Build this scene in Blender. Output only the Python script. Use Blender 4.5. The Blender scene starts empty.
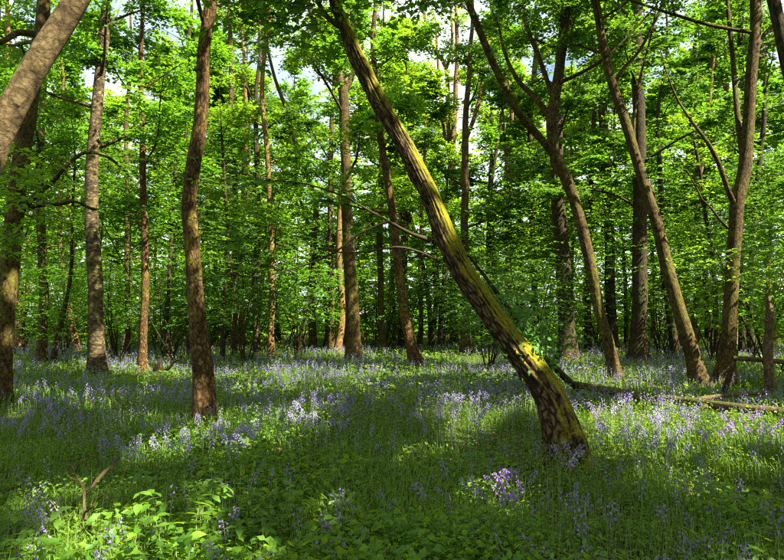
import bpy, math, random
import numpy as np
from mathutils import Vector

# ------------------------------------------------------------------ camera, sky, sun, exposure
scene = bpy.context.scene
col = scene.collection
W0, H0, F0, HZ, CH = 784.0, 560.0, 600.0, 318.0, 1.5      # photo size, focal length in px, horizon row, eye height
PITCH = math.atan((HZ - H0 / 2) / F0)
cam_d = bpy.data.cameras.new('camera')
cam = bpy.data.objects.new('camera', cam_d)
col.objects.link(cam)
cam.location = (0, 0, CH)
cam.rotation_euler = (math.pi / 2 + PITCH, 0, 0)
cam_d.sensor_width = 36.0
cam_d.lens = 36.0 * F0 / W0
cam_d.clip_start = 0.05
cam_d.clip_end = 1000.0
scene.camera = cam

SUN_AZ, SUN_EL = math.radians(122), math.radians(49)
SUN = np.array([math.sin(SUN_AZ) * math.cos(SUN_EL), math.cos(SUN_AZ) * math.cos(SUN_EL), math.sin(SUN_EL)])
world = bpy.data.worlds.new('World')
scene.world = world
world.use_nodes = True
nt = world.node_tree
bg = nt.nodes['Background']
sky = nt.nodes.new('ShaderNodeTexSky')
sky.sky_type = 'NISHITA'
sky.sun_disc = False
sky.sun_elevation = SUN_EL
sky.sun_rotation = SUN_AZ
sky.air_density = 1.0
sky.dust_density = 3.0
# broken white cloud added over the blue to whiten the canopy gaps
wc = nt.nodes.new('ShaderNodeTexCoord')
wn = nt.nodes.new('ShaderNodeTexNoise'); wn.inputs['Scale'].default_value = 3.5; wn.inputs['Detail'].default_value = 6.0
wr = nt.nodes.new('ShaderNodeMapRange'); wr.inputs[1].default_value = .34; wr.inputs[2].default_value = .60
wm = nt.nodes.new('ShaderNodeMix'); wm.data_type = 'RGBA'; wm.inputs[7].default_value = (5.0, 5.2, 5.4, 1)
nt.links.new(wc.outputs['Generated'], wn.inputs['Vector']); nt.links.new(wn.outputs[0], wr.inputs[0]); nt.links.new(wr.outputs[0], wm.inputs[0])
nt.links.new(sky.outputs[0], wm.inputs[6]); nt.links.new(wm.outputs[2], bg.inputs[0])
bg.inputs[1].default_value = 0.058
sun_d = bpy.data.lights.new('sun', 'SUN')
sun_d.energy = 5.0
sun_d.angle = math.radians(0.5)
sun_d.color = (1.0, 0.93, 0.8)
sun = bpy.data.objects.new('sun', sun_d)
col.objects.link(sun)
sun.rotation_euler = Vector(SUN).to_track_quat('Z', 'Y').to_euler()
sun.location = (20, -5, 30)

DENOISE = False
scene.render.engine = 'CYCLES'
cy = scene.cycles
cy.max_bounces = 7
cy.diffuse_bounces = 4
cy.glossy_bounces = 2
cy.transmission_bounces = 4
cy.transparent_max_bounces = 4
cy.caustics_reflective = False
cy.caustics_refractive = False
cy.use_denoising = DENOISE
cy.filter_width = 1.2
cy.use_adaptive_sampling = False
cy.sample_clamp_indirect = 6.0
scene.view_settings.view_transform = 'Standard'
scene.view_settings.look = 'None'
scene.view_settings.exposure = 2.5
scene.view_settings.gamma = 1.0
scene.view_settings.use_curve_mapping = False

# ------------------------------------------------------------------ helpers
RNG = np.random.default_rng(7)
CP, SP = math.cos(PITCH), math.sin(PITCH)
Z3 = np.array([0, 0, 1.0])


def ray(px, py):
    """world direction of a photo pixel, scaled so that y = 1"""
    x = (px - W0 / 2) / F0
    v = (H0 / 2 - py) / F0
    d = np.array([x, CP - v * SP, SP + v * CP])
    return d / d[1]


def at(px, py, Y):
    return np.array([0, 0, CH]) + ray(px, py) * Y


def on_ground(px, py, h=0.0):
    d = ray(px, py)
    t = (h - CH) / d[2]
    return np.array([0, 0, CH]) + d * t


def project(P):
    x, y, z = P[:, 0], P[:, 1], P[:, 2] - CH
    dep = y * CP + z * SP
    up = -y * SP + z * CP
    dd = np.where(np.abs(dep) < 1e-3, 1e-3, dep)
    return W0 / 2 + F0 * x / dd, H0 / 2 - F0 * up / dd, dep


def _h(i, j, k, s):
    n = (i.astype(np.int64) * 73856093) ^ (j.astype(np.int64) * 19349663) ^ (k.astype(np.int64) * 83492791) ^ (s * 2654435761)
    n = (n ^ (n >> 13)) * 1274126177 & 0x7fffffff
    n = (n ^ (n >> 16)) & 0xffff
    return n / 65535.0


def vn(P, s=1):
    """value noise, 0..1"""
    P = np.asarray(P, float)
    I = np.floor(P).astype(np.int64)
    f = P - I
    f = f * f * (3 - 2 * f)
    out = 0
    for a in (0, 1):
        for b in (0, 1):
            for c in (0, 1):
                w = (f[:, 0] if a else 1 - f[:, 0]) * (f[:, 1] if b else 1 - f[:, 1]) * (f[:, 2] if c else 1 - f[:, 2])
                out = out + w * _h(I[:, 0] + a, I[:, 1] + b, I[:, 2] + c, s)
    return out


def ground_z(x, y):
    x = np.atleast_1d(np.asarray(x, float)); y = np.atleast_1d(np.asarray(y, float))
    P = np.stack([x * .35, y * .35, np.zeros_like(x)], 1)
    Q = np.stack([x * 1.3, y * 1.3, np.zeros_like(x) + 5], 1)
    return (vn(P, 3) - .5) * .16 + (vn(Q, 4) - .5) * .05


def nrmz(v):
    return v / np.maximum(np.linalg.norm(v, axis=-1, keepdims=True), 1e-9)


class MB:
    """collects vertices, tris and quads and links them as one mesh object"""
    def __init__(self):
        self.v, self.t, self.q, self.bk = [], [], [], []
        self.tv, self.qv, self.tm, self.qm = [], [], [], []
        self.n = 0

    def add(self, V, T=None, Q=None, val=.5, mat=0, bk=None):
        V = np.asarray(V, np.float32).reshape(-1, 3)
        for F, L, LV, LM in ((T, self.t, self.tv, self.tm), (Q, self.q, self.qv, self.qm)):
            if F is not None and len(F):
                F = np.asarray(F, np.int32)
                L.append(F + self.n)
                LV.append(np.broadcast_to(np.asarray(val, np.float32), (len(F),)))
                LM.append(np.full(len(F), mat, np.int32))
        self.v.append(V)
        self.bk.append(V if bk is None else np.asarray(bk, np.float32))
        self.n += len(V)

    def mesh(self, name, mats, smooth=True):
        me = bpy.data.meshes.new(name)
        V = np.concatenate(self.v)
        T = np.concatenate(self.t) if self.t else np.zeros((0, 3), np.int32)
        Q = np.concatenate(self.q) if self.q else np.zeros((0, 4), np.int32)
        val = np.concatenate(self.tv + self.qv)
        mi = np.concatenate(self.tm + self.qm)
        me.vertices.add(len(V)); me.vertices.foreach_set('co', V.ravel())
        me.loops.add(len(T) * 3 + len(Q) * 4)
        me.loops.foreach_set('vertex_index', np.concatenate([T.ravel(), Q.ravel()]).astype(np.int32))
        me.polygons.add(len(T) + len(Q))
        ls = np.concatenate([np.arange(len(T)) * 3, len(T) * 3 + np.arange(len(Q)) * 4]).astype(np.int32)
        me.polygons.foreach_set('loop_start', ls)
        me.polygons.foreach_set('material_index', mi)
        me.polygons.foreach_set('use_smooth', np.full(len(ls), smooth))
        a = me.attributes.new('v', 'FLOAT', 'FACE'); a.data.foreach_set('value', val.astype(np.float32))
        b = me.attributes.new('bk', 'FLOAT_VECTOR', 'POINT'); b.data.foreach_set('vector', np.concatenate(self.bk).astype(np.float32).ravel())
        for m in (mats if isinstance(mats, (list, tuple)) else [mats]):
            me.materials.append(m)
        me.update(calc_edges=True)
        return me

    def build(self, name, mats, parent=None, smooth=True, loc=None):
        if not self.v:
            return None
        if loc is not None:
            self.v = [v - np.asarray(loc, np.float32) for v in self.v]
        elif parent is not None:
            off = np.array(parent.location, np.float32)
            self.v = [v - off for v in self.v]
        return link(name, self.mesh(name, mats, smooth), parent, loc)


def link(name, data, parent=None, loc=None):
    o = bpy.data.objects.new(name, data)
    col.objects.link(o)
    if parent is not None:
        o.parent = parent
    if loc is not None:
        o.location = [float(c) for c in loc]
    return o


def thing(name, label, cat, loc, group=None):
    o = link(name, None, None, loc)
    o.empty_display_size = .2
    tag(o, label, cat, group)
    return o


def tag(o, label, cat, group=None, kind=None):
    if label: o['label'] = label
    if cat: o['category'] = cat
    if group: o['group'] = group
    if kind: o['kind'] = kind
    return o


def spline(P, step):
    """Catmull-Rom through rows of P (any columns; first three are the position)"""
    P = np.asarray(P, float)
    A = np.vstack([2 * P[0] - P[1], P, 2 * P[-1] - P[-2]])
    out = []
    for i in range(1, len(A) - 2):
        p0, p1, p2, p3 = A[i - 1], A[i], A[i + 1], A[i + 2]
        n = max(1, int(round(np.linalg.norm((p2 - p1)[:3]) / step)))
        t = (np.arange(n) / n)[:, None]
        out.append(.5 * (2 * p1 + (p2 - p0) * t + (2 * p0 - 5 * p1 + 4 * p2 - p3) * t ** 2 + (3 * p1 - p0 - 3 * p2 + p3) * t ** 3))
    out.append(P[-1:])
    return np.vstack(out)


def tube(mb, P, R, n=8, disp=None, mat=0, val=.5, start=0.0):
    """tapered tube round the polyline P; disp(angle, length, radius) -> relative radius change"""
    P = np.asarray(P, float); R = np.asarray(R, float)
    T = nrmz(np.gradient(P, axis=0))
    m = np.abs(T.mean(0)); ref = np.eye(3)[int(np.argmin(m))] if m.max() < .97 else np.eye(3)[1 if m[1] < .5 else 0]
    if m[2] > .5: ref = np.array([0, 1.0, 0])
    U = nrmz(np.cross(T, ref)); V = nrmz(np.cross(T, U))
    a = np.arange(n) / n * 2 * math.pi
    L = np.concatenate([[0], np.cumsum(np.linalg.norm(np.diff(P, axis=0), axis=1))]) + start
    ca, sa = np.cos(a), np.sin(a)
    rad = np.repeat(R[:, None], n, 1)
    if disp is not None:
        AA, LL = np.meshgrid(a, L)
        rad = rad * (1 + disp(AA.ravel(), LL.ravel(), rad.ravel()).reshape(rad.shape))
    X = P[:, None] + rad[..., None] * (ca[None, :, None] * U[:, None] + sa[None, :, None] * V[:, None])
    r0 = max(R[0] * .6, .03)
    bk = np.stack([np.broadcast_to(ca * r0, rad.shape), np.broadcast_to(sa * r0, rad.shape), np.repeat(L[:, None], n, 1)], -1)
    i = np.arange(len(P) - 1)[:, None] * n; j = np.arange(n)[None]; k = (j + 1) % n
    Q = np.stack([i + j, i + n + j, i + n + k, i + k], -1).reshape(-1, 4)
    mb.add(X.reshape(-1, 3), None, Q, val, mat, bk.reshape(-1, 3))
    # close the tip
    c = len(P) - 1
    mb.add(np.vstack([X[c], P[c] + T[c] * R[c] * .4]), np.stack([np.arange(n), (np.arange(n) + 1) % n, np.full(n, n)], 1)[:, [1, 0, 2]] if False else
           np.stack([np.arange(n), np.full(n, n), (np.arange(n) + 1) % n], 1), None, val, mat,
           np.vstack([bk[c], [[0, 0, L[c]]]]))


# ------------------------------------------------------------------ leaves
LEAF4 = (np.array([[0, 0, 0], [-.34, .45, .07], [0, 1, -.03], [.34, .45, .07]]), None, np.array([[0, 3, 2, 1]]))
LEAF5 = (np.array([[0, 0, 0], [-.33, .38, .08], [0, 1, -.10], [.33, .38, .08], [0, .42, -.02]]),
         np.array([[0, 4, 1], [1, 4, 2], [0, 3, 4], [4, 3, 2]]), None)
LEAF7 = (np.array([[0, 0, 0], [-.27, .24, .06], [-.30, .55, .07], [0, 1, -.12], [.30, .55, .07], [.27, .24, .06], [0, .45, -.02]]),
         np.array([[0, 6, 1], [1, 6, 2], [2, 6, 3], [3, 6, 4], [4, 6, 5], [5, 6, 0]])[:, [0, 1, 2]], None)


def leaves(mb, P, axis, nrm, size, tmpl, mat=0, val=None):
    if len(P) == 0:
        return
    V0, T0, Q0 = tmpl
    Y = nrmz(axis); X = nrmz(np.cross(Y, nrm)); N = np.cross(X, Y)
    s = size[:, None, None]
    V = P[:, None] + s * (V0[None, :, :1] * X[:, None] + V0[None, :, 1:2] * Y[:, None] + V0[None, :, 2:] * N[:, None])
    m, k = len(P), len(V0)
    off = (np.arange(m) * k)[:, None, None]
    if val is None:
        val = RNG.random(m)
    if T0 is not None:
        mb.add(V.reshape(-1, 3), (T0[None] + off).reshape(-1, 3), None, np.repeat(val, len(T0)), mat)
    else:
        mb.add(V.reshape(-1, 3), None, (Q0[None] + off).reshape(-1, 4), np.repeat(val, len(Q0)), mat)


def spray(O, D, L, n, size, tilt=.42):
    """n leaves in a flat drooping spray along each twig"""
    M = len(O)
    t = (np.arange(n) + .7) / n
    t = np.clip(t[None] + RNG.normal(0, .04, (M, n)), .05, 1.05)[..., None]
    D = nrmz(D)
    P = O[:, None] + D[:, None] * (L[:, None, None] * t)
    P[..., 2] -= (.22 * L[:, None, None] * t ** 2)[..., 0]
    side = nrmz(np.cross(D, Z3))
    sg = np.where(np.arange(n) % 2, 1., -1.)[None, :, None]
    ax = D[:, None] * .6 + side[:, None] * sg * .85 + RNG.normal(0, .25, (M, n, 3))
    ax[..., 2] -= .18
    ax[:, -1] = D + RNG.normal(0, .15, (M, 3))
    nr = Z3 + RNG.normal(0, tilt, (M, n, 3))
    s = size * RNG.uniform(.45, 1.35, (M, n)) * RNG.uniform(.8, 1.15, (M, 1))
    return P.reshape(-1, 3), ax.reshape(-1, 3), nr.reshape(-1, 3), s.ravel()


# places that the sun reaches: (point, radius).  Leaves are cut out along the sun's line to light them.
LIT = []


def lit_px(px, py, Y, r):
    LIT.append((at(px, py, Y), r))


def lit_ground(px, py, r, h=.2):
    LIT.append((on_ground(px, py, h), r))


def lit_area(poly, r, step):
    """a sunlit piece of ground, outlined in photo pixels"""
    G = np.array([on_ground(px, py, .2)[:2] for px, py in poly])
    for x in np.arange(G[:, 0].min(), G[:, 0].max() + step, step):
        for y in np.arange(G[:, 1].min(), G[:, 1].max() + step, step):
            inside = False
            for (x0, y0), (x1, y1) in zip(G, np.roll(G, -1, 0)):
                if (y0 > y) != (y1 > y) and x < (x1 - x0) * (y - y0) / (y1 - y0) + x0:
                    inside = not inside
            if inside:
                LIT.append((np.array([x + RNG.normal(0, .08), y + RNG.normal(0, .08), .2]), r * RNG.uniform(.85, 1.15)))


lit_area([(578, 402), (690, 400), (800, 404), (815, 468), (760, 474), (700, 474), (650, 466), (606, 450)], .36, .55)
lit_area([(268, 398), (352, 396), (358, 424), (300, 438), (205, 446), (112, 452), (98, 438), (180, 424)], .34, .55)
lit_area([(402, 404), (498, 398), (506, 420), (480, 444), (410, 448)], .38, .55)
lit_area([(-10, 520), (60, 505), (150, 495), (265, 520), (265, 565), (-10, 565)], .2, .45)
lit_area([(195, 354), (345, 353), (345, 346), (200, 346)], 1.3, 2.2)
lit_area([(0, 349), (110, 349), (110, 344), (0, 344)], 1.3, 2.4)
for q in range(34):
    lit_ground(RNG.uniform(0, 270), RNG.uniform(468, 562), RNG.uniform(.09, .19))
for q in range(40):
    lit_ground(RNG.uniform(0, 784), RNG.uniform(395, 560), RNG.uniform(.07, .14))
for q in range(26):
    lit_ground(RNG.uniform(0, 784), RNG.uniform(356, 395), RNG.uniform(.15, .4))
for a in ((420, 444, .2), (455, 450, .16), (520, 438, .2), (498, 484, .3), (505, 492, .28), (488, 492, .26), (512, 505, .14), (30, 500, .2), (60, 478, .17), (195, 530, .16), (130, 545, .16), (225, 548, .14), (335, 530, .2), (280, 555, .2), (420, 550, .12), (20, 540, .2),
          (420, 358, .5), (590, 352, .6), (660, 372, .5), (700, 372, .4), (150, 388, .35), (60, 392, .4), (30, 400, .4), (640, 385, .5), (720, 380, .5), (620, 385, .4), (240, 385, .4), (480, 375, .4), (330, 375, .4)):
    lit_ground(*a)
for a in ((346, 36, 6.5, .4), (352, 52, 6.5, .45), (362, 75, 6.5, .45), (375, 100, 6.5, .42), (392, 128, 6.6, .3), (402, 145, 6.6, .3), (412, 162, 6.6, .3), (425, 190, 6.6, .28), (438, 212, 6.6, .24), (450, 236, 6.6, .12),
          (200, 140, 8.7, .3), (196, 165, 8.7, .3), (191, 215, 8.7, .3), (192, 235, 8.7, .32), (194, 262, 8.7, .32), (197, 290, 8.7, .3), (199, 315, 8.7, .22), (203, 355, 8.7, .16), (205, 395, 8.7, .2), (212, 10, 8.7, .3), (208, 35, 8.7, .25), (204, 85, 8.7, .25), (84, 500, 4.2, .2), (80, 480, 4.2, .2), (72, 465, 4.25, .18), (112, 466, 5.0, .2), (95, 485, 4.8, .16), (20, 514, 4.6, .18), (140, 535, 4.0, .1),
          (75, 10, 5.5, .32), (55, 38, 5.5, .32), (35, 70, 5.5, .32), (18, 105, 5.5, .3), (2, 135, 5.5, .28),
          (685, 330, 13.6, .2), (660, 240, 13.6, .2), (600, 320, 15, .2), (730, 320, 13.4, .2), (718, 165, 13.4, .35), (769, 330, 11.2, .2),
          (8, 300, 10.3, .25), (5, 350, 10.3, .2), (92, 200, 15, .5), (102, 60, 15, .6), (95, 350, 15, .25), (271, 330, 24, .5), (271, 260, 24, .5), (345, 140, 21, .6), (412, 350, 18, .3), (395, 200, 18, .4)):
    lit_px(*a)


def sunlit(P):
    """True where a leaf would block one of the places the sun reaches"""
    out = np.zeros(len(P), bool)
    for q, r in LIT:
        d = P - q
        t = d @ SUN
        e = d - t[:, None] * SUN
        out |= (t > .25) & ((e * e).sum(1) < (r * RNG.uniform(.8, 1.15, len(P))) ** 2)
    return out


def blocks_view(P, dmin):
    px, py, dep = project(P)
    f = (dep > 0) & (px > -60) & (px < W0 + 60) & (py > -60) & (py < H0 + 60) & (dep < dmin)
    return f | ((np.linalg.norm(P - np.array([0, 0, CH]), axis=1)) < 2.5)


# ------------------------------------------------------------------ materials
def new_mat(name):
    m = bpy.data.materials.new(name); m.use_nodes = True
    n = m.node_tree; n.nodes.clear()
    out = n.nodes.new('ShaderNodeOutputMaterial')
    return m, n, out


def node(n, kind, **kw):
    x = n.nodes.new(kind)
    for k, v in kw.items():
        if k.startswith('_'): setattr(x, k[1:], v)
        else: x.inputs[k.replace('__', ' ')].default_value = v
    return x


def ramp(n, fac, stops):
    r = n.nodes.new('ShaderNodeValToRGB')
    e = r.color_ramp.elements
    while len(e) < len(stops): e.new(.5)
    for el, (p, c) in zip(e, stops):
        el.position = p; el.color = (*c, 1)
    n.links.new(fac, r.inputs[0])
    return r.outputs[0]


def attr(n, name):
    a = n.nodes.new('ShaderNodeAttribute'); a.attribute_name = name
    return a


def leaf_mat(name, dark, mid, light, trans, tf=.42, rough=.5, spec=.35):
    m, n, out = new_mat(name)
    v = attr(n, 'v').outputs['Fac']
    oi = n.nodes.new('ShaderNodeObjectInfo')
    mx = node(n, 'ShaderNodeMath', _operation='MULTIPLY_ADD'); mx.inputs[1].default_value = .45; mx.inputs[2].default_value = 0
    n.links.new(oi.outputs['Random'], mx.inputs[0])
    ad = node(n, 'ShaderNodeMath', _operation='MULTIPLY_ADD'); ad.inputs[1].default_value = .55
    n.links.new(v, ad.inputs[0]); n.links.new(mx.outputs[0], ad.inputs[2])
    c = ramp(n, ad.outputs[0], [(0, dark), (.5, mid), (1, light)])
    b = node(n, 'ShaderNodeBsdfPrincipled', Roughness=rough)
    b.inputs['Specular IOR Level'].default_value = spec
    n.links.new(c, b.inputs['Base Color'])
    tr = n.nodes.new('ShaderNodeBsdfTranslucent')
    mc = node(n, 'ShaderNodeMix', _data_type='RGBA', _blend_type='MULTIPLY'); mc.inputs[0].default_value = 0.0
    tc = ramp(n, ad.outputs[0], [(0, tuple(x * .7 for x in trans)), (1, trans)])
    n.links.new(tc, tr.inputs[0])
    mix = n.nodes.new('ShaderNodeMixShader'); mix.inputs[0].default_value = tf
    n.links.new(b.outputs[0], mix.inputs[1]); n.links.new(tr.outputs[0], mix.inputs[2])
    n.links.new(mix.outputs[0], out.inputs[0])
    return m


M_LEAF = leaf_mat('leaf_green', (.024, .085, .010), (.046, .145, .012), (.095, .22, .014), (.20, .44, .014), .48)
M_LEAF_SHADE = leaf_mat('leaf_shade', (.022, .070, .010), (.036, .105, .010), (.065, .15, .012), (.15, .31, .014), .42)  # darker leaf copy: foliage shade put into the colour; also varies trees
M_LEAF_SUN = leaf_mat('leaf_lime_sun', (.042, .125, .009), (.078, .19, .011), (.14, .26, .013), (.30, .51, .014), .5)  # lighter lime leaf copy: sunlight put into the colour; also varies trees
M_IVY = leaf_mat('leaf_ivy', (.03, .10, .012), (.055, .16, .014), (.10, .22, .02), (.16, .36, .02), .3, .4, .4)
M_GRASS = leaf_mat('grass_blade', (.03, .075, .010), (.065, .14, .014), (.16, .24, .030), (.28, .44, .02), .42)
M_HERB = leaf_mat('herb_leaf', (.03, .09, .010), (.07, .17, .012), (.16, .27, .016), (.36, .52, .015), .46)
M_BELL = leaf_mat('bluebell_petal', (.15, .12, .40), (.27, .20, .52), (.53, .44, .66), (.39, .31, .60), .40)
M_VIOLET = leaf_mat('bluebell_violet', (.27, .12, .62), (.38, .18, .74), (.52, .30, .82), (.48, .24, .84), .45)
M_STEM = leaf_mat('flower_stem', (.12, .18, .06), (.22, .27, .11), (.42, .42, .26), (.25, .33, .12), .25)


def bark_mat(name, base, dark, pale, moss=(.12, .13, .012), moss_amt=.25, moss_up=0.0, ridge=30., stretch=.22, bump=.6, blotch=.3, fis_w=.18, warp=.09, scars=0.0):
    m, n, out = new_mat(name)
    a = attr(n, 'bk').outputs['Vector']
    mp = n.nodes.new('ShaderNodeMapping'); mp.inputs['Scale'].default_value = (1, 1, stretch)
    n0 = node(n, 'ShaderNodeTexNoise', Scale=7.0, Detail=3.0); n.links.new(a, n0.inputs['Vector'])
    ds = node(n, 'ShaderNodeVectorMath', _operation='MULTIPLY_ADD'); ds.inputs[1].default_value = (warp, warp, warp * 2.6)
    n.links.new(n0.outputs['Color'], ds.inputs[0]); n.links.new(a, ds.inputs[2]); n.links.new(ds.outputs[0], mp.inputs[0])
    n1 = node(n, 'ShaderNodeTexNoise', Scale=ridge, Detail=8.0, Roughness=.72); n.links.new(mp.outputs[0], n1.inputs['Vector'])
    vo = node(n, 'ShaderNodeTexVoronoi', _feature='DISTANCE_TO_EDGE', Scale=ridge * .8); n.links.new(mp.outputs[0], vo.inputs['Vector'])
    n2 = node(n, 'ShaderNodeTexNoise', Scale=5.0, Detail=5.0, Roughness=.65); n.links.new(a, n2.inputs['Vector'])
    n3 = node(n, 'ShaderNodeTexNoise', Scale=2.2, Detail=6.0, Roughness=.75)
    mp3 = n.nodes.new('ShaderNodeMapping'); mp3.inputs['Location'].default_value = (3, 7, 1); n.links.new(a, mp3.inputs[0]); n.links.new(mp3.outputs[0], n3.inputs['Vector'])
    fis = node(n, 'ShaderNodeMapRange'); fis.inputs[2].default_value = .25; n.links.new(vo.outputs[0], fis.inputs[0])
    mul = node(n, 'ShaderNodeMath', _operation='MULTIPLY'); n.links.new(n1.outputs[0], mul.inputs[0])
    fa = node(n, 'ShaderNodeMath', _operation='MULTIPLY_ADD'); fa.inputs[1].default_value = fis_w; fa.inputs[2].default_value = 1 - fis_w * .8; n.links.new(fis.outputs[0], fa.inputs[0])
    n.links.new(fa.outputs[0], mul.inputs[1])
    c = ramp(n, mul.outputs[0], [(.30, dark), (.48, base), (.66, pale)])
    bl = ramp(n, n2.outputs[0], [(.38, (1 - blotch,) * 3), (.62, (1.0, 1.0, 1.0))])
    mm = node(n, 'ShaderNodeMix', _data_type='RGBA', _blend_type='MULTIPLY'); mm.inputs[0].default_value = 1
    n.links.new(c, mm.inputs[6]); n.links.new(bl, mm.inputs[7])
    base_c = mm.outputs[2]
    if scars:     # old twig scars and dark weathered spots
        v2 = node(n, 'ShaderNodeTexVoronoi', Scale=4.2); v2.inputs['Randomness'].default_value = 1.0
        mp4 = n.nodes.new('ShaderNodeMapping'); mp4.inputs['Scale'].default_value = (1, 1, 1.5); n.links.new(a, mp4.inputs[0]); n.links.new(mp4.outputs[0], v2.inputs['Vector'])
        wob_ = node(n, 'ShaderNodeMath', _operation='MULTIPLY_ADD'); wob_.inputs[1].default_value = .22; n.links.new(n1.outputs[0], wob_.inputs[0]); n.links.new(v2.outputs[0], wob_.inputs[2])
        sr = node(n, 'ShaderNodeMapRange'); sr.inputs[1].default_value = .20; sr.inputs[2].default_value = .27; sr.inputs[3].default_value = 1 - scars; n.links.new(wob_.outputs[0], sr.inputs[0])
        m4 = node(n, 'ShaderNodeMix', _data_type='RGBA', _blend_type='MULTIPLY'); m4.inputs[0].default_value = 1
        n.links.new(base_c, m4.inputs[6]); n.links.new(sr.outputs[0], m4.inputs[7]); base_c = m4.outputs[2]
    # moss, on the sides it grows on
    ge = n.nodes.new('ShaderNodeNewGeometry')
    sx = n.nodes.new('ShaderNodeSeparateXYZ'); n.links.new(ge.outputs['Normal'], sx.inputs[0])
    mu = node(n, 'ShaderNodeMath', _operation='MULTIPLY_ADD'); mu.inputs[1].default_value = moss_up; n.links.new(sx.outputs[2], mu.inputs[0]); n.links.new(n3.outputs[0], mu.inputs[2])
    rg = node(n, 'ShaderNodeMath', _operation='MULTIPLY_ADD'); rg.inputs[1].default_value = .5; n.links.new(n1.outputs[0], rg.inputs[0]); n.links.new(mu.outputs[0], rg.inputs[2])
    mu = node(n, 'ShaderNodeMath', _operation='SUBTRACT'); mu.inputs[1].default_value = .25; n.links.new(rg.outputs[0], mu.inputs[0])
    th = node(n, 'ShaderNodeMapRange'); th.inputs[1].default_value = .72 - moss_amt * .45; th.inputs[2].default_value = .84 - moss_amt * .4; n.links.new(mu.outputs[0], th.inputs[0])
    mo = ramp(n, n1.outputs[0], [(.3, tuple(x * .45 for x in moss)), (.65, moss)])
    m2 = node(n, 'ShaderNodeMix', _data_type='RGBA'); n.links.new(th.outputs[0], m2.inputs[0]); n.links.new(base_c, m2.inputs[6]); n.links.new(mo, m2.inputs[7])
    b = node(n, 'ShaderNodeBsdfPrincipled', Roughness=.9); b.inputs['Specular IOR Level'].default_value = .15
    n.links.new(m2.outputs[2], b.inputs['Base Color'])
    bu = node(n, 'ShaderNodeBump', Strength=bump, Distance=.03); n.links.new(mul.outputs[0], bu.inputs['Height']); n.links.new(bu.outputs[0], b.inputs['Normal'])
    n.links.new(b.outputs[0], out.inputs[0])
    return m


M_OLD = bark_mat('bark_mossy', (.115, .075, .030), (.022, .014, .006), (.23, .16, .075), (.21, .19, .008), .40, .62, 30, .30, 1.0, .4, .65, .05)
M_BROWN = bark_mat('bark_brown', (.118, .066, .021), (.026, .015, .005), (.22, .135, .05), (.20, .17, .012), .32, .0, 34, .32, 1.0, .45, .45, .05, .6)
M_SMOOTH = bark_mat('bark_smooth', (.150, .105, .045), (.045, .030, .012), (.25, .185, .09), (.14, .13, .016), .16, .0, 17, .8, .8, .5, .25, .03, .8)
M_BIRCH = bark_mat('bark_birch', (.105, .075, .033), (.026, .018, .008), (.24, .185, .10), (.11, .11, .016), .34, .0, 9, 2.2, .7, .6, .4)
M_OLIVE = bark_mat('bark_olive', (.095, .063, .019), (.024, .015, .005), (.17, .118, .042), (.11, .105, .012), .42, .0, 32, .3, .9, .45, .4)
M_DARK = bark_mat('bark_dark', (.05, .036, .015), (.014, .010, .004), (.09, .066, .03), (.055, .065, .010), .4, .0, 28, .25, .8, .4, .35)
M_PALE_LIT = bark_mat('bark_pale_lit', (.20, .118, .038), (.065, .038, .013), (.29, .185, .07), (.14, .13, .018), .2, .0, 26, .4, .7, .45, .3)  # pale bark; on the sunlit trunks the sun is put into its colour
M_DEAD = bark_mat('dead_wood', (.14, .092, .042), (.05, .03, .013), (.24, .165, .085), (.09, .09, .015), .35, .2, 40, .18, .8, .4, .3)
M_TWIG = bark_mat('twig_bark', (.05, .036, .018), (.022, .016, .008), (.085, .06, .03), moss_amt=.1, ridge=20, bump=.2)

m, n, out = new_mat('woodland_soil')
tc = n.nodes.new('ShaderNodeTexCoord')
na = node(n, 'ShaderNodeTexNoise', Scale=1.3, Detail=6.0, Roughness=.65); n.links.new(tc.outputs['Object'], na.inputs['Vector'])
nb = node(n, 'ShaderNodeTexNoise', Scale=26.0, Detail=5.0, Roughness=.7); n.links.new(tc.outputs['Object'], nb.inputs['Vector'])
mixf = node(n, 'ShaderNodeMath', _operation='MULTIPLY_ADD'); mixf.inputs[1].default_value = .5
hf = node(n, 'ShaderNodeMath', _operation='MULTIPLY'); hf.inputs[1].default_value = .5
n.links.new(nb.outputs[0], hf.inputs[0]); n.links.new(na.outputs[0], mixf.inputs[0]); n.links.new(hf.outputs[0], mixf.inputs[2])
cc = ramp(n, mixf.outputs[0], [(.35, (.022, .028, .010)), (.5, (.04, .065, .012)), (.65, (.075, .075, .028))])
b = node(n, 'ShaderNodeBsdfPrincipled', Roughness=.95); b.inputs['Specular IOR Level'].default_value = .1
n.links.new(cc, b.inputs['Base Color'])
bu = node(n, 'ShaderNodeBump', Strength=.7, Distance=.03); n.links.new(nb.outputs[0], bu.inputs['Height']); n.links.new(bu.outputs[0], b.inputs['Normal'])
n.links.new(b.outputs[0], out.inputs[0])
M_SOIL = m

# ------------------------------------------------------------------ ground
gx = np.concatenate([np.linspace(-400, -22, 12)[:-1], np.linspace(-22, 22, 111), np.linspace(22, 400, 12)[1:]])
gy = np.concatenate([np.linspace(-150, -4, 8)[:-1], np.linspace(-4, 40, 111), np.linspace(40, 500, 12)[1:]])
GX, GY = np.meshgrid(gx, gy)
V = np.stack([GX.ravel(), GY.ravel(), ground_z(GX.ravel(), GY.ravel())], 1)
nx = len(gx)
i = np.arange(len(gy) - 1)[:, None] * nx; j = np.arange(nx - 1)[None]
mb = MB(); mb.add(V, None, np.stack([i + j, i + j + 1, i + nx + j + 1, i + nx + j], -1).reshape(-1, 4))
g = mb.build('ground', M_SOIL)
tag(g, 'dark mossy woodland soil under the undergrowth', 'ground', None, 'structure')


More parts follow.
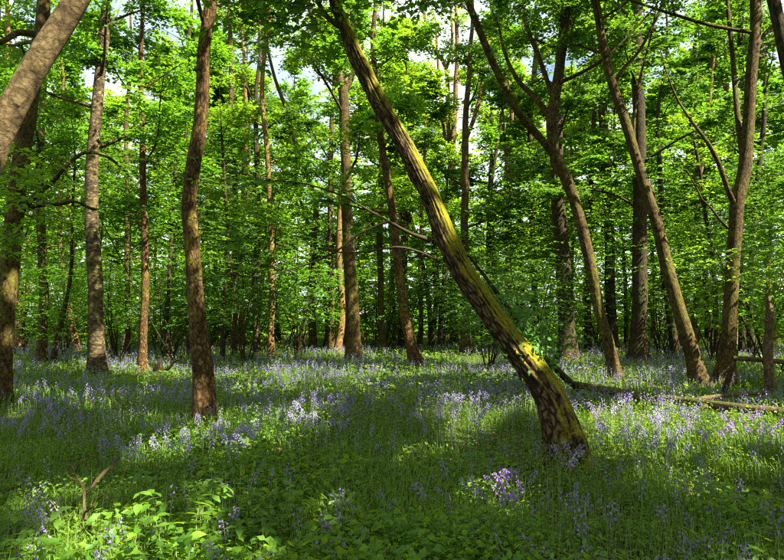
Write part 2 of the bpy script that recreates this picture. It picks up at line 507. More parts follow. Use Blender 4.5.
# ------------------------------------------------------------------ trees
def bark_disp(seed, amp=.06, ridge=0.0, k=7., lump=.05, flare=0.0, flare_h=.35, nroot=5, knots=0):
    ph = seed * 1.7
    kr = np.random.default_rng(int(abs(seed) * 1000) + 5)
    KN = [(kr.uniform(0, 6.28), kr.uniform(.5, 7), kr.uniform(.15, .4), kr.uniform(.05, .12)) for _ in range(knots)]

    def f(a, L, r):
        ca, sa = np.cos(a), np.sin(a)
        d = (vn(np.stack([ca * 1.3 + seed, sa * 1.3, L * 1.1], 1), 11) - .5) * 2 * lump
        d += (vn(np.stack([ca * 3 + seed, sa * 3, L * 3.5], 1), 12) - .5) * 2 * amp
        if ridge:
            w = (vn(np.stack([ca * 1.5, sa * 1.5 + seed, L * 1.6], 1), 15) - .5) * 1.6      # the ropes of bark wander and merge
            a2 = a + w * .5
            q = vn(np.stack([np.cos(a2) * k + seed, np.sin(a2) * k, L * 1.5], 1), 13)
            d += ridge * (1 - np.abs(q - .5) * 3.4)
            q = vn(np.stack([np.cos(a2) * k * 2.3 + seed, np.sin(a2) * k * 2.3, L * 5], 1), 14)
            d += ridge * .55 * (.5 - np.abs(q - .5) * 2)
        if flare:
            d += flare * np.exp(-L / flare_h) * (.55 + .6 * np.cos(a * nroot + ph + .7 * np.sin(a * 2 + ph)))
        for ka, kl, kh, kw in KN:
            da = np.angle(np.exp(1j * (a - ka)))
            e = np.exp(-((da * r) ** 2 + (L - kl) ** 2) / kw ** 2 * 1.2)
            d += kh * (e - .6 * np.exp(-((da * r) ** 2 + (L - kl) ** 2) / (kw * .4) ** 2))
        return d
    return f


def limb_path(p, d, L, up, wob):
    pts = [p]
    d = nrmz(d)
    k = 5
    for i in range(k):
        d = nrmz(d + np.array([0, 0, up / k]) + RNG.normal(0, wob, 3))
        pts.append(pts[-1] + d * L / k)
    return np.array(pts)


CULL = True      # cut sun openings into the canopy, keep the glade in front clear


def copy_thing(o, x, y, rz, sc, label=None, group=None):
    c = o.copy(); col.objects.link(c)
    c.location = (x, y, ground_z(x, y)[0]); c.rotation_euler = (0, 0, rz); c.scale = (sc,) * 3
    if label: c['label'] = label
    if group: c['group'] = group
    for ch in o.children:
        d = ch.copy(); col.objects.link(d); d.parent = c
    return c


def tree(name, label, path, H, mat, leaf, size, nl, Lm, h0, ntw, limbs=(), dmin=8.0, dens=9, sides=12, ridge=0.0, flare=.45, group=None, cat='tree', wob=.02, base=None, tmpl=None, twigtube=False, sag=.25, lumps=.05, bmat=None, ext_l=1.6, sunk=.06, crown=True, low=0):
    """path: (px, py, width px) from the base up; limbs: the same for drawn branches. nl generated limbs of length Lm above height h0."""
    if base is None:
        b = on_ground(path[0][0], path[0][1])
    else:
        b = np.array([base[0], base[1], 0.0])
    Y = b[1]
    k = Y / F0
    rows = [[*at(px, py, Y), w * k / 2] for px, py, w in path] if base is None else [[b[0] + dx, b[1] + dy, z, r] for dx, dy, z, r in path]
    rows = np.array(rows)
    gz = ground_z(b[0], b[1])[0]
    rows[0, 2] = gz - sunk
    # grow on to the full height
    top = rows[-1].copy()
    d = nrmz(rows[-1, :3] - rows[-2, :3])
    if top[2] < H:
        m = max(2, int((H - top[2]) / 1.6)); r0 = top[3]
        for q in range(m):
            d = nrmz(d * .8 + np.array([0, 0, .32]) + RNG.normal(0, .07, 3))
            top = np.array([*(top[:3] + d * (H - rows[-1, 2] if q > 99 else 1.6)), r0 * (1 - .9 * (q + 1) / m)])
            rows = np.vstack([rows, top])
    step = .05 if ridge > .1 else .10 if Y < 9 else .25 if Y < 17 else .5
    S = spline(rows, step)
    S[:, 3] = np.maximum(S[:, 3], .006)
    nw = vn(np.stack([S[:, 2] * .9, S[:, 2] * 0 + b[0], S[:, 2] * 0 + b[1]], 1), 21) - .5
    nv = vn(np.stack([S[:, 2] * .9, S[:, 2] * 0 + b[1], S[:, 2] * 0 + b[0]], 1), 22) - .5
    S[1:, 0] += nw[1:] * wob * 4; S[1:, 1] += nv[1:] * wob * 4
    root = thing(name, label, cat, (b[0], b[1], gz), group)
    mb = MB()
    tube(mb, S[:, :3], S[:, 3], sides, bark_disp(b[0] * 3.1 + b[1], .04, ridge, lump=lumps, flare=flare, knots=9 if Y < 9.5 else 4 if Y < 19 else 0))
    mb.build('trunk', mat, root)
    O, D, TL = [], [], []

    def twigs_on(P, n, spread=.9, Ls=(.35, .8)):
        seg = RNG.random(n) ** .8 * (len(P) - 1.001)
        i = seg.astype(int); f = (seg - i)[:, None]
        o = P[i] * (1 - f) + P[i + 1] * f
        t = nrmz(P[i + 1] - P[i])
        rd = RNG.normal(0, 1, (n, 3)); rd[:, 2] *= .3
        dd = nrmz(t * .6 + rd * spread); dd[:, 2] = dd[:, 2] * .5 - .02
        O.append(o); D.append(dd); TL.append(RNG.uniform(*Ls, n))

    def branch(P, r0, r1, n, subs=4, sub_l=None):
        L = np.linalg.norm(P[-1] - P[0])
        S2 = spline(np.column_stack([P, np.linspace(r0, r1, len(P))]), .2 if Y < 17 else .45)
        mb = MB()
        tube(mb, S2[:, :3], np.maximum(S2[:, 3], .005), 7 if Y < 17 else 5, bark_disp(P[0, 0], .05))
        sl = sub_l or L * .42
        for q in range(subs):
            f = .3 + .65 * (q + RNG.random()) / subs
            i = min(int(f * (len(S2) - 1)), len(S2) - 2)
            t = nrmz(S2[i + 1, :3] - S2[i, :3])
            rd = RNG.normal(0, 1, 3); rd[2] *= .45
            dd = nrmz(t * .7 + nrmz(rd) * .9)
            Q = limb_path(S2[i, :3], dd, sl * RNG.uniform(.6, 1.2), .15, .16)
            if not blocks_view(Q, dmin).any():
                tube(mb, Q, np.linspace(S2[i, 3] * .55, .006, len(Q)), 4)
            twigs_on(Q, n)
        if not (blocks_view(S2[:, :3], dmin).any() and r1 < .03 and limbs_auto[0]):
            mb.build('branch', bmat or mat, root)
        twigs_on(S2[len(S2) // 2:, :3], n)

    limbs_auto = [False]
    for lp in limbs:
        pts = np.array([[*at(px, py, Y + dy), w * k / 2] for px, py, w, dy in lp])
        P = pts[:, :3]
        # continue the drawn limb outward
        d = nrmz(P[-1] - P[-2])
        ext = limb_path(P[-1], d, ext_l, .2, .12)[1:]
        r = pts[:, 3]
        S2 = spline(np.column_stack([np.vstack([P, ext]), np.concatenate([r, np.linspace(r[-1] * .9, .006, len(ext))])]), .1 if Y < 12 else .25)
        mb = MB()
        tube(mb, S2[:, :3], np.maximum(S2[:, 3], .005), 8, bark_disp(P[0, 0], .05))
        mb.build('branch', bmat or mat, root)
        twigs_on(S2[int(len(S2) * .55):, :3], max(2, ntw // 3))
    limbs_auto[0] = True
    az = RNG.random() * 6.28
    hs = S[:, 2]
    for q in range(nl):
        f = (q + RNG.random() * .8) / nl
        h = h0 + (hs[-1] - h0) * f ** .9
        i = int(np.clip(np.searchsorted(hs, h), 1, len(S) - 2))
        az += 2.4 + RNG.normal(0, .3)
        el = .35 + .85 * f
        d = np.array([math.cos(az) * math.cos(el), math.sin(az) * math.cos(el), math.sin(el)])
        L = Lm * (1 - .55 * f) * RNG.uniform(.75, 1.2)
        P = limb_path(S[i, :3], d, L, .1, .11)
        branch(P, min(S[i, 3] * .4, .06), .010, ntw)
    if low:   # small leafy twigs straight off the trunk
        sel = S[(hs > .8) & (hs < h0 + 2)]
        i = RNG.integers(0, len(sel), low)
        a = RNG.random(low) * 6.28
        O.append(sel[i, :3]); D.append(np.stack([np.cos(a), np.sin(a), RNG.normal(0, .15, low)], 1)); TL.append(RNG.uniform(.4, 1.1, low))
    if crown and O:
        crown_mesh(root, np.concatenate(O), np.concatenate(D), np.concatenate(TL), dens, size, leaf, dmin, tmpl, twigtube)
    return root


def crown_mesh(root, O, D, TL, dens, size, leaf, dmin, tmpl=None, twigtube=False, name='crown', tilt=.42):
    P, ax, nr, s = spray(O, D, TL, dens, size, tilt)
    keep = P[:, 2] > .25
    if CULL:
        keep &= ~(blocks_view(P, dmin) | sunlit(P))
    mb = MB()
    leaves(mb, P[keep], ax[keep], nr[keep], s[keep], tmpl or LEAF4)
    if twigtube:
        kt = keep.reshape(len(O), dens).mean(1) > .4
        for o, d, l in zip(O[kt], nrmz(D[kt]), TL[kt]):
            t = np.linspace(0, 1, 4)[:, None]
            Q = o + d * l * t; Q[:, 2] -= (.22 * l * t ** 2)[:, 0]
            tube(mb, Q, np.linspace(.006, .002, 4), 3, mat=1)
    if mb.n:
        mb.build(name, [leaf, M_TWIG], root, smooth=False)


def foliage_on(root, pts, n, spread, Ls, dens, size, leaf, tmpl, name='crown', twigtube=True, dmin=3.5):
    """an extra drawn mass of leafy twigs round the given points (px, py, Y)"""
    C = np.array([at(*p) for p in pts])
    i = RNG.integers(0, len(C), n)
    O = C[i] + RNG.normal(0, 1, (n, 3)) * np.array(spread)
    a = RNG.random(n) * 6.28
    D = np.stack([np.cos(a), np.sin(a), RNG.normal(-.05, .2, n)], 1)
    crown_mesh(root, O, D, RNG.uniform(*Ls, n), dens, size, leaf, dmin, tmpl, twigtube, name)


# --- the leaning tree
lean = tree('leaning_tree', 'thick old mossy tree leaning steeply across the glade, ivy round its lower trunk',
            [(570, 464, 37), (565, 440, 32), (554, 406, 27.5), (538, 377, 25), (517, 349, 23), (495, 320, 21), (471, 284, 20), (452, 250, 19), (432, 200, 16.5), (407, 150, 15.5), (379, 100, 15.5), (355, 52, 15), (346, 28, 11), (336, 4, 10), (328, -30, 9)],
            9.5, M_OLD, M_LEAF, .10, 10, 2.8, 5.0, 30,
            limbs=([(430, 240, 5, 0), (412, 234, 3.6, -.1), (400, 228, 3.2, -.1), (388, 222, 2.8, -.2), (372, 228, 2.4, -.2), (360, 233, 2.3, -.3), (345, 245, 2.0, -.3), (330, 255, 1.9, -.35), (305, 265, 1.5, -.3), (268, 276, 1.0, -.2)],
                   [(400, 228, 3, -.1), (375, 214, 2.4, .1), (340, 195, 2.0, .3), (300, 183, 1.6, .5), (262, 180, 1.2, .6)],
                   [(440, 262, 3, 0), (420, 252, 2.4, -.15), (396, 247, 2.0, -.3), (366, 252, 1.4, -.4)],
                   [(345, 28, 8, 0), (330, 20, 6, .1), (318, 2, 5, .2), (305, -30, 4, .3)]),
            dmin=6.0, dens=11, sides=80, ridge=.15, flare=.6, tmpl=LEAF5, twigtube=True, lumps=.07, wob=.008, bmat=M_TWIG, ext_l=.5)
foliage_on(lean, [(300, 5, 6.4), (330, 22, 6.3), (360, 8, 6.5), (380, 28, 6.6), (345, -10, 6.4), (275, 20, 6.7), (395, 5, 6.6), (250, -5, 6.8)], 190, (.26, .4, .17), (.3, .6), 11, .095, M_LEAF, LEAF5)

# --- ivy on the leaning tree
ivy = thing('ivy', 'glossy green ivy climbing the shaded side of the leaning mossy trunk', 'ivy', (*on_ground(569, 440)[:2], 0))
mb = MB()
IP = [at(px, py, 6.42) for px, py in ((566, 452), (560, 420), (548, 390), (534, 365), (516, 338), (500, 316), (486, 294))]
S2 = spline(np.column_stack([np.array(IP), np.linspace(.014, .006, len(IP))]), .08)
tube(mb, S2[:, :3], S2[:, 3], 5)
mb.build('stem', M_TWIG, ivy)
C = np.array([at(*p) for p in ((503, 312, 6.4), (512, 322, 6.36), (522, 336, 6.34), (530, 346, 6.34), (540, 358, 6.36), (548, 366, 6.4), (520, 318, 6.5), (535, 335, 6.5), (528, 350, 6.3), (512, 334, 6.32), (494, 298, 6.4))])
nn = 900
i = RNG.integers(0, len(C), nn)
P = C[i] + RNG.normal(0, 1, (nn, 3)) * np.array([.10, .10, .11])
mb = MB()
leaves(mb, P, RNG.normal(0, 1, (nn, 3)) + np.array([.2, -.3, -.5]), np.array([.3, -.7, .6]) + RNG.normal(0, .45, (nn, 3)), RNG.uniform(.035, .075, nn), LEAF7)
mb.build('foliage', M_IVY, ivy, smooth=False)

# --- near and middle trees that can be told apart; several unseen crowns enlarged for shade
T = tree
t1 = T('ash_tree', 'smooth pale-barked trunk slanting past the upright olive-brown trunk, its foot hidden from sight',
       [(-148, 486, 36), (-115, 400, 30), (-70, 285, 28), (-30, 200, 27), (4, 128, 26), (34, 70, 25), (62, 25, 24), (88, -18, 22), (118, -70, 20)], 12, M_SMOOTH, M_LEAF, .15, 9, 4.6, 6.0, 26, dmin=8, dens=9, sides=28, tmpl=LEAF4, lumps=.05, wob=.008)
t2 = T('oak_tree', 'upright olive-brown trunk with a crooked low limb reaching over the bluebells',
       [(-4, 407, 22), (0, 370, 19.5), (5, 310, 18), (11, 250, 17), (18, 190, 16), (29, 120, 14.5), (37, 60, 13), (44, 0, 12), (48, -50, 11)], 13, M_OLIVE, M_LEAF, .095, 6, 3.2, 5.5, 22,
       limbs=([(16, 218, 7, 0), (34, 197, 6, -.2), (52, 182, 5, -.3), (66, 166, 4, -.4), (84, 153, 3.6, -.4), (104, 155, 3, -.3), (122, 168, 2.4, -.2)],
              [(16, 212, 6, 0), (40, 205, 5, .2), (60, 204, 4.4, .3), (76, 201, 4, .4), (92, 209, 3.2, .4), (116, 211, 2.2, .5)],
              [(34, 34, 7, -.3), (18, 33, 6, -.5), (2, 42, 5, -.8), (-20, 50, 4, -1)]),
       dmin=8.5, dens=10, sides=22, ridge=.05, tmpl=LEAF4, ext_l=.5)
foliage_on(t2, [(10, 165, 9.2), (30, 178, 9.3), (5, 195, 9.2), (45, 165, 9.5), (15, 235, 9.3), (0, 222, 9), (28, 245, 9.5), (60, 190, 9.6)], 90, (.24, .35, .15), (.35, .6), 10, .115, M_LEAF_SUN, LEAF7)
t3 = T('birch_tree', 'blotchy pale-barked birch trunk with a dark cracked foot among shaded bluebells',
       [(97, 378, 19), (97, 350, 15.5), (95, 300, 14), (93, 240, 13), (92, 190, 12), (95, 130, 11), (100, 80, 10), (104, 40, 9), (106, -20, 8)], 17, M_BIRCH, M_LEAF, .12, 10, 3.0, 4.6, 32, dmin=9, sides=18, ridge=.06)
t4 = T('maple_tree', 'straight dull-brown trunk between the birch and the upright olive-brown trunk',
       [(41, 366, 11), (42, 330, 9), (43, 280, 9), (42, 220, 8), (40, 150, 7), (44, 80, 6)], 15, M_OLIVE, M_LEAF, .13, 9, 3.0, 3.6, 35, dmin=9)
t9 = T('cherry_tree', 'slim brown trunk with a slight bend and a moss patch, standing alone in sunlit bluebells',
       [(205, 424, 21), (205, 395, 20), (203, 365, 19), (199, 330, 17.5), (195, 295, 16), (192, 250, 14.5), (189, 205, 14), (193, 165, 14), (198, 130, 13.5), (202, 90, 13), (205, 50, 12.5), (212, 5, 12), (219, -50, 12)], 14, M_BROWN, M_LEAF, .15, 12, 5.6, 6.6, 42,
       limbs=([(206, 30, 5, 0), (200, 10, 4, -.2), (194, -14, 4, -.4)],), dmin=8.0, dens=10, sides=30, ridge=.05, tmpl=LEAF4, lumps=.06, flare=.4)
foliage_on(t9, [(214, 200, 8.5), (226, 215, 8.4), (238, 232, 8.5), (222, 240, 8.6), (210, 185, 8.4), (236, 205, 8.8), (190, 170, 8.5), (178, 160, 8.6)], 46, (.14, .2, .12), (.28, .5), 10, .09, M_LEAF, LEAF7)
t6 = T('maple_tree', 'thin straight trunk lit along one edge, between the birch and the bent cherry',
       [(142, 374, 12), (143, 345, 8), (145, 290, 7.5), (145, 230, 7), (142, 160, 6), (141, 90, 5)], 16, M_BROWN, M_LEAF, .125, 14, 3.3, 3.4, 40, dmin=9)
t15 = T('oak_tree', 'stout straight trunk that forks high up, behind the leaning tree in the shaded bluebell carpet',
        [(353, 362, 19), (353, 340, 14.5), (351, 290, 13), (348, 230, 11.5), (346, 180, 10.5), (344, 130, 10), (343, 92, 9.5), (334, 66, 7.5), (322, 40, 7), (310, 10, 6), (300, -30, 5)], 18, M_OLIVE, M_LEAF_SUN, .13, 10, 3.6, 5.1, 37,
        limbs=([(343, 94, 7, 0), (353, 74, 6, .3), (358, 50, 5, .5), (352, 20, 4.5, .6), (356, -20, 4, .6)], [(338, 84, 4, 0), (326, 78, 3, .3), (315, 70, 2.5, .4), (312, 50, 2, .4)]), dmin=9, sides=14)
t16 = T('maple_tree', 'slightly leaning cracked brown trunk just behind the mossy leaning tree',
        [(417, 369, 15), (412, 348, 11), (405, 318, 10), (399, 280, 9), (395, 230, 8.2), (389, 185, 7.5), (383, 150, 7), (376, 100, 6), (373, 40, 5)], 15, M_BROWN, M_LEAF, .12, 10, 2.8, 4.1, 32, dmin=9, sides=14, ridge=.05)
t21 = T('willow_tree', 'pale many-stemmed tree with sparse rods fanning up into open sky behind the leaning trunk',
        [(454, 346, 9), (453, 300, 7.5), (452, 230, 7), (452, 165, 6.5), (455, 110, 5), (457, 40, 4), (455, -20, 3.5)], 19, M_PALE_LIT, M_LEAF_SUN, .13, 7, 2.2, 8.0, 13,
        limbs=([(451, 160, 5, 0), (448, 120, 4.6, .2), (446, 70, 4, .4), (430, 40, 3.4, .5), (420, -10, 3, .6)],
               [(446, 72, 3, .4), (452, 40, 3, .5), (450, -10, 2.6, .6)],
               [(456, 165, 4.6, 0), (466, 140, 4.4, -.3), (478, 105, 4, -.5), (484, 70, 3.4, -.6), (492, 20, 3, -.7)],
               [(452, 170, 4, 0), (444, 130, 3.4, -.4), (440, 90, 3, -.6), (436, 30, 2.4, -.7)]), dmin=9, dens=7)
t23 = T('hornbeam_tree', 'slim trunk curving from its foot and forking into wide dark limbs, behind the fallen log',
        [(616, 380, 14), (609, 348, 11.5), (599, 312, 11), (590, 262, 11), (580, 218, 11), (568, 182, 11), (555, 156, 11), (552, 125, 11), (555, 100, 11), (560, 65, 10), (564, 20, 9.5), (566, -40, 9)], 14, M_OLIVE, M_LEAF_SHADE, .11, 12, 4.4, 7.2, 36,
        limbs=([(558, 160, 8, 0), (540, 138, 8, -.2), (518, 112, 8, -.5), (500, 78, 7.5, -.7), (484, 42, 7, -.9), (466, -4, 6.5, -1.1), (455, -40, 6, -1.2)],
               [(551, 118, 7, 0), (535, 98, 6, .3), (519, 82, 5, .5), (508, 62, 4, .6)],
               [(556, 108, 5, 0), (540, 60, 5, .5), (528, 30, 4.5, .8), (520, -10, 4, 1)]), dmin=9, sides=16)
t24 = T('hornbeam_tree', 'slender olive trunk leaning the same way as the mossy tree, beside the fallen log',
        [(702, 388, 19), (696, 366, 15), (688, 340, 14), (677, 305, 13), (665, 262, 12), (655, 220, 11), (641, 172, 10), (627, 125, 9.5), (612, 86, 9), (602, 44, 8), (596, -2, 8), (590, -50, 7)], 14, M_OLIVE, M_LEAF_SHADE, .11, 13, 4.6, 6.8, 36,
        limbs=([(655, 218, 5, 0), (652, 190, 4, .2), (640, 168, 3, .4), (634, 130, 3, .5), (640, 80, 2.6, .7), (650, 40, 2, .8)], [(613, 88, 5, 0), (622, 70, 4, .2), (640, 50, 3, .4), (660, 10, 3, .5)]), dmin=9, sides=18)
t25 = T('oak_tree', 'dark straight thick trunk between the two slender leaning hornbeams',
        [(638, 362, 22), (638, 340, 17), (640, 300, 15), (640, 240, 14), (640, 180, 13), (639, 120, 12), (637, 60, 11), (636, 0, 10)], 18, M_DARK, M_LEAF_SHADE, .14, 10, 3.6, 4.1, 37, dmin=9)
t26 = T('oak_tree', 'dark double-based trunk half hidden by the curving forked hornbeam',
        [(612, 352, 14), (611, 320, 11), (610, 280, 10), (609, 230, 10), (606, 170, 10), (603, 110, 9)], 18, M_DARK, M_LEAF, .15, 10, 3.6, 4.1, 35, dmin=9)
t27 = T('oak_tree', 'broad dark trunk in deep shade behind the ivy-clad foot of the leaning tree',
        [(567, 360, 24), (567, 335, 18), (565, 290, 16.5), (562, 240, 15), (558, 195, 14), (556, 130, 13)], 19, M_DARK, M_LEAF_SHADE, .14, 10, 3.6, 4.6, 37, dmin=9)
t28 = T('hornbeam_tree', 'sinuous trunk with a sunlit side limb, standing behind the propped dead poles',
        [(725, 388, 22), (727, 362, 16), (729, 325, 13.5), (731, 285, 12.5), (733, 240, 12.5), (737, 205, 13), (745, 172, 12.5), (749, 130, 11.5), (750, 90, 11), (753, 45, 10.5), (757, 0, 10), (760, -50, 9)], 14, M_OLIVE, M_LEAF_SHADE, .11, 13, 4.6, 7.0, 36,
        limbs=([(736, 208, 6, 0), (728, 190, 5, -.2), (719, 164, 4.6, -.3), (708, 143, 4, -.4), (696, 127, 3, -.4), (684, 110, 2.4, -.3)], [(728, 228, 3, 0), (720, 220, 2.4, -.3), (711, 208, 2, -.4)],
               [(746, 168, 7, 0), (741, 145, 6, .1), (737, 110, 5.5, .3), (733, 60, 5, .6), (728, 10, 4.5, .8)], [(752, 60, 5, 0), (764, 35, 4.5, .2), (780, 20, 4, .3)]), dmin=9, sides=18)
t29 = T('ash_tree', 'dark limbless trunk crossing high above the broken dead post',
        [(842, 470, 20), (836, 380, 16), (826, 280, 14), (809, 180, 13), (794, 95, 12), (783, 50, 11.5), (773, 0, 11), (763, -50, 10)], 14.5, M_DARK, M_LEAF, .18, 14, 6.6, 6.5, 46, dmin=11, sides=22, ridge=.05)  # wide dense crown above the frame, enlarged to shade the glade
foliage_on(t28, [(750, 255, 11), (770, 262, 10.8), (735, 265, 11.5), (775, 285, 10.8), (755, 275, 11), (715, 258, 12), (780, 245, 10.5)], 55, (.35, .5, .15), (.4, .7), 10, .10, M_LEAF_SUN, LEAF5)

# --- far trunks that can still be told apart: (label, kind, path, mat, H)
FAR = [
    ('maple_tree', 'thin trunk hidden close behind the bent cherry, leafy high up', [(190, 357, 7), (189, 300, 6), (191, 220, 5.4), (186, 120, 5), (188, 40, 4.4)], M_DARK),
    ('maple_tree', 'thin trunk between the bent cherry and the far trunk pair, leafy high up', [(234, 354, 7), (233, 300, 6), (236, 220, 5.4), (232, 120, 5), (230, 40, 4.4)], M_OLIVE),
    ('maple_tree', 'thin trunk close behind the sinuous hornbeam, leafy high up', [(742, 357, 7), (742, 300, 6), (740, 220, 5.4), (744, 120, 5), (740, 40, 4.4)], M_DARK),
    ('maple_tree', 'thin crooked sunlit trunk far behind the birch, leaning over the bright strip of grass', [(79, 352, 8), (72, 325, 6), (66, 295, 6), (62, 260, 5.5), (60, 220, 5), (62, 150, 4)], M_PALE_LIT),
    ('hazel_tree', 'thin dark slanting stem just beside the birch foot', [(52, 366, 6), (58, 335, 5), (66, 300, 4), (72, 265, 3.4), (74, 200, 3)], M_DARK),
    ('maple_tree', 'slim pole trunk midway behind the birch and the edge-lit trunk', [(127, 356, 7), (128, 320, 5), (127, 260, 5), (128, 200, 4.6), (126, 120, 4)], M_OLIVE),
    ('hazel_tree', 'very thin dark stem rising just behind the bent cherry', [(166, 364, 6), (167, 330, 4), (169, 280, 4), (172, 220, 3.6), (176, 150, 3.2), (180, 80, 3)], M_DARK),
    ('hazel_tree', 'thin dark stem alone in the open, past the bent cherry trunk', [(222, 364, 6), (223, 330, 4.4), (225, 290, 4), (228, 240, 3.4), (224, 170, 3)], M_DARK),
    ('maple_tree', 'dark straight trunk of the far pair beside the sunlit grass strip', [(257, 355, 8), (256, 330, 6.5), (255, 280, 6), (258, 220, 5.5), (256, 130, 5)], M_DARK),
    ('maple_tree', 'orange-lit straight trunk of the far pair beside the sunlit grass strip', [(271, 357, 8), (271, 330, 6.5), (272, 280, 6), (270, 215, 5.4), (267, 150, 5), (262, 80, 4.6), (270, 10, 4)], M_PALE_LIT),
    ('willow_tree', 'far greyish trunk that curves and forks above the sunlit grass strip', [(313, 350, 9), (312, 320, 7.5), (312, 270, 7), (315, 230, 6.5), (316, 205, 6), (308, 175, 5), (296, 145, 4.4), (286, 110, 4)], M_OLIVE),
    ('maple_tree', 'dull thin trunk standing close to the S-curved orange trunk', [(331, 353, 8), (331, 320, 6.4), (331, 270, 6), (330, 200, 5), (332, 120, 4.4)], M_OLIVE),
    ('willow_tree', 'S-curved orange-lit trunk beside the stout forking oak', [(337, 355, 9), (340, 335, 7.5), (342, 310, 7), (340, 280, 6.4), (339, 240, 6), (342, 180, 5)], M_PALE_LIT),
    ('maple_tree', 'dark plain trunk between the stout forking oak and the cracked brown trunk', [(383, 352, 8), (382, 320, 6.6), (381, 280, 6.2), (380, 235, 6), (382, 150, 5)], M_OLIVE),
    ('hazel_tree', 'thin upright stem far behind the cracked brown leaning trunk', [(420, 349, 6), (421, 310, 4.6), (420, 260, 4.2), (424, 180, 4)], M_PALE_LIT),
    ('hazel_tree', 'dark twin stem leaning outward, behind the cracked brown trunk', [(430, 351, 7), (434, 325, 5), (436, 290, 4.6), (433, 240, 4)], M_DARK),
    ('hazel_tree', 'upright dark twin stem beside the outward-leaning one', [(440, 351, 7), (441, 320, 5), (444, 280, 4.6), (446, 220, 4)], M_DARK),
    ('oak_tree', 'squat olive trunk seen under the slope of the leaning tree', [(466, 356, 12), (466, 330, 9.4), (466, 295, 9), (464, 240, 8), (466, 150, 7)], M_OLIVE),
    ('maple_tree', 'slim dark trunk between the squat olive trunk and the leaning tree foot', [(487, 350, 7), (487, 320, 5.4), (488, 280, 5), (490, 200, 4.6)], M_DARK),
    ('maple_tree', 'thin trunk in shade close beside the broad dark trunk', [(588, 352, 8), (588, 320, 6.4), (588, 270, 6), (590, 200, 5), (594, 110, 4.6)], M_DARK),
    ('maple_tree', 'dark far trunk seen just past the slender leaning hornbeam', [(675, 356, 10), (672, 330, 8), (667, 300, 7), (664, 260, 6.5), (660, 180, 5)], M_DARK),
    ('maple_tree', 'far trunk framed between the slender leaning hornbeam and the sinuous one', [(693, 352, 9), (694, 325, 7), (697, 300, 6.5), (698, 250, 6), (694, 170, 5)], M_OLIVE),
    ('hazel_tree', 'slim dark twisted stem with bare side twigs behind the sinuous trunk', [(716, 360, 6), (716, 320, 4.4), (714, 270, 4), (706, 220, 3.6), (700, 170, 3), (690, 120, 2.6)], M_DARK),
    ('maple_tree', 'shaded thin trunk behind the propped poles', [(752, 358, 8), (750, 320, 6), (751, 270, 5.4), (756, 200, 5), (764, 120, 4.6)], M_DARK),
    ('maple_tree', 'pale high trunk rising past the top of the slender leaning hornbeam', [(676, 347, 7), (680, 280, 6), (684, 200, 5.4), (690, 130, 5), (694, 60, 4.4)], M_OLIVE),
    ('maple_tree', 'far pale trunk between the slanting ash and the birch, showing high up', [(20, 352, 8), (16, 280, 7), (14, 200, 6), (12, 120, 6), (8, 40, 5)], M_PALE_LIT),
    ('maple_tree', 'faint far trunk showing through leaves just past the bent cherry', [(243, 348, 6), (240, 290, 5), (242, 220, 4.6), (246, 140, 4), (244, 60, 3.6)], M_PALE_LIT),
    ('maple_tree', 'faint far trunk behind the crown of the leaning tree', [(400, 346, 6), (402, 280, 5), (404, 200, 4.6), (410, 120, 4)], M_PALE_LIT),
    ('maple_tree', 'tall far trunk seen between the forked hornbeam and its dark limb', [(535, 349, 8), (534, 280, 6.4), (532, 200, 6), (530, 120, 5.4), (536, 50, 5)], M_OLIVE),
    ('maple_tree', 'thin far trunk rising behind the ivy tangle', [(508, 347, 6), (508, 280, 5), (510, 200, 4.6), (512, 120, 4)], M_PALE_LIT),
]
for k, (nm, lb, pa, mt) in enumerate(FAR):
    big = nm in ('maple_tree', 'willow_tree', 'oak_tree')
    tree(nm, lb, pa, RNG.uniform(16, 20) if big else RNG.uniform(6, 9), mt, [M_LEAF, M_LEAF_SUN, M_LEAF_SHADE][k % 3], .15 if big else .12, 7 if big else 5, RNG.uniform(2.6, 3.4) if big else 1.8, 3.6 if big else 2.2, 20 if big else 16,
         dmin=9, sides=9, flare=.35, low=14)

MARKS = [(-40, 'the slanting smooth-barked trunk'), (0, 'the upright olive-brown trunk'), (42, 'the straight dull-brown trunk'), (97, 'the blotchy birch'), (143, 'the thin edge-lit trunk'), (200, 'the bent cherry'), (265, 'the far trunk pair'),
         (313, 'the curving grey trunk'), (350, 'the stout forking oak'), (405, 'the cracked brown trunk'), (455, 'the many-stemmed pale tree'), (510, 'the leaning mossy tree'), (566, 'the broad dark trunk'), (612, 'the double-based dark trunk'),
         (640, 'the dark straight oak'), (690, 'the slender leaning hornbeam'), (730, 'the sinuous hornbeam'), (769, 'the broken dead post'), (815, 'the bush by the post')]


def beside(x, y):
    px = W0 / 2 + F0 * x / y
    return min(MARKS, key=lambda m: abs(m[0] - px))[1]


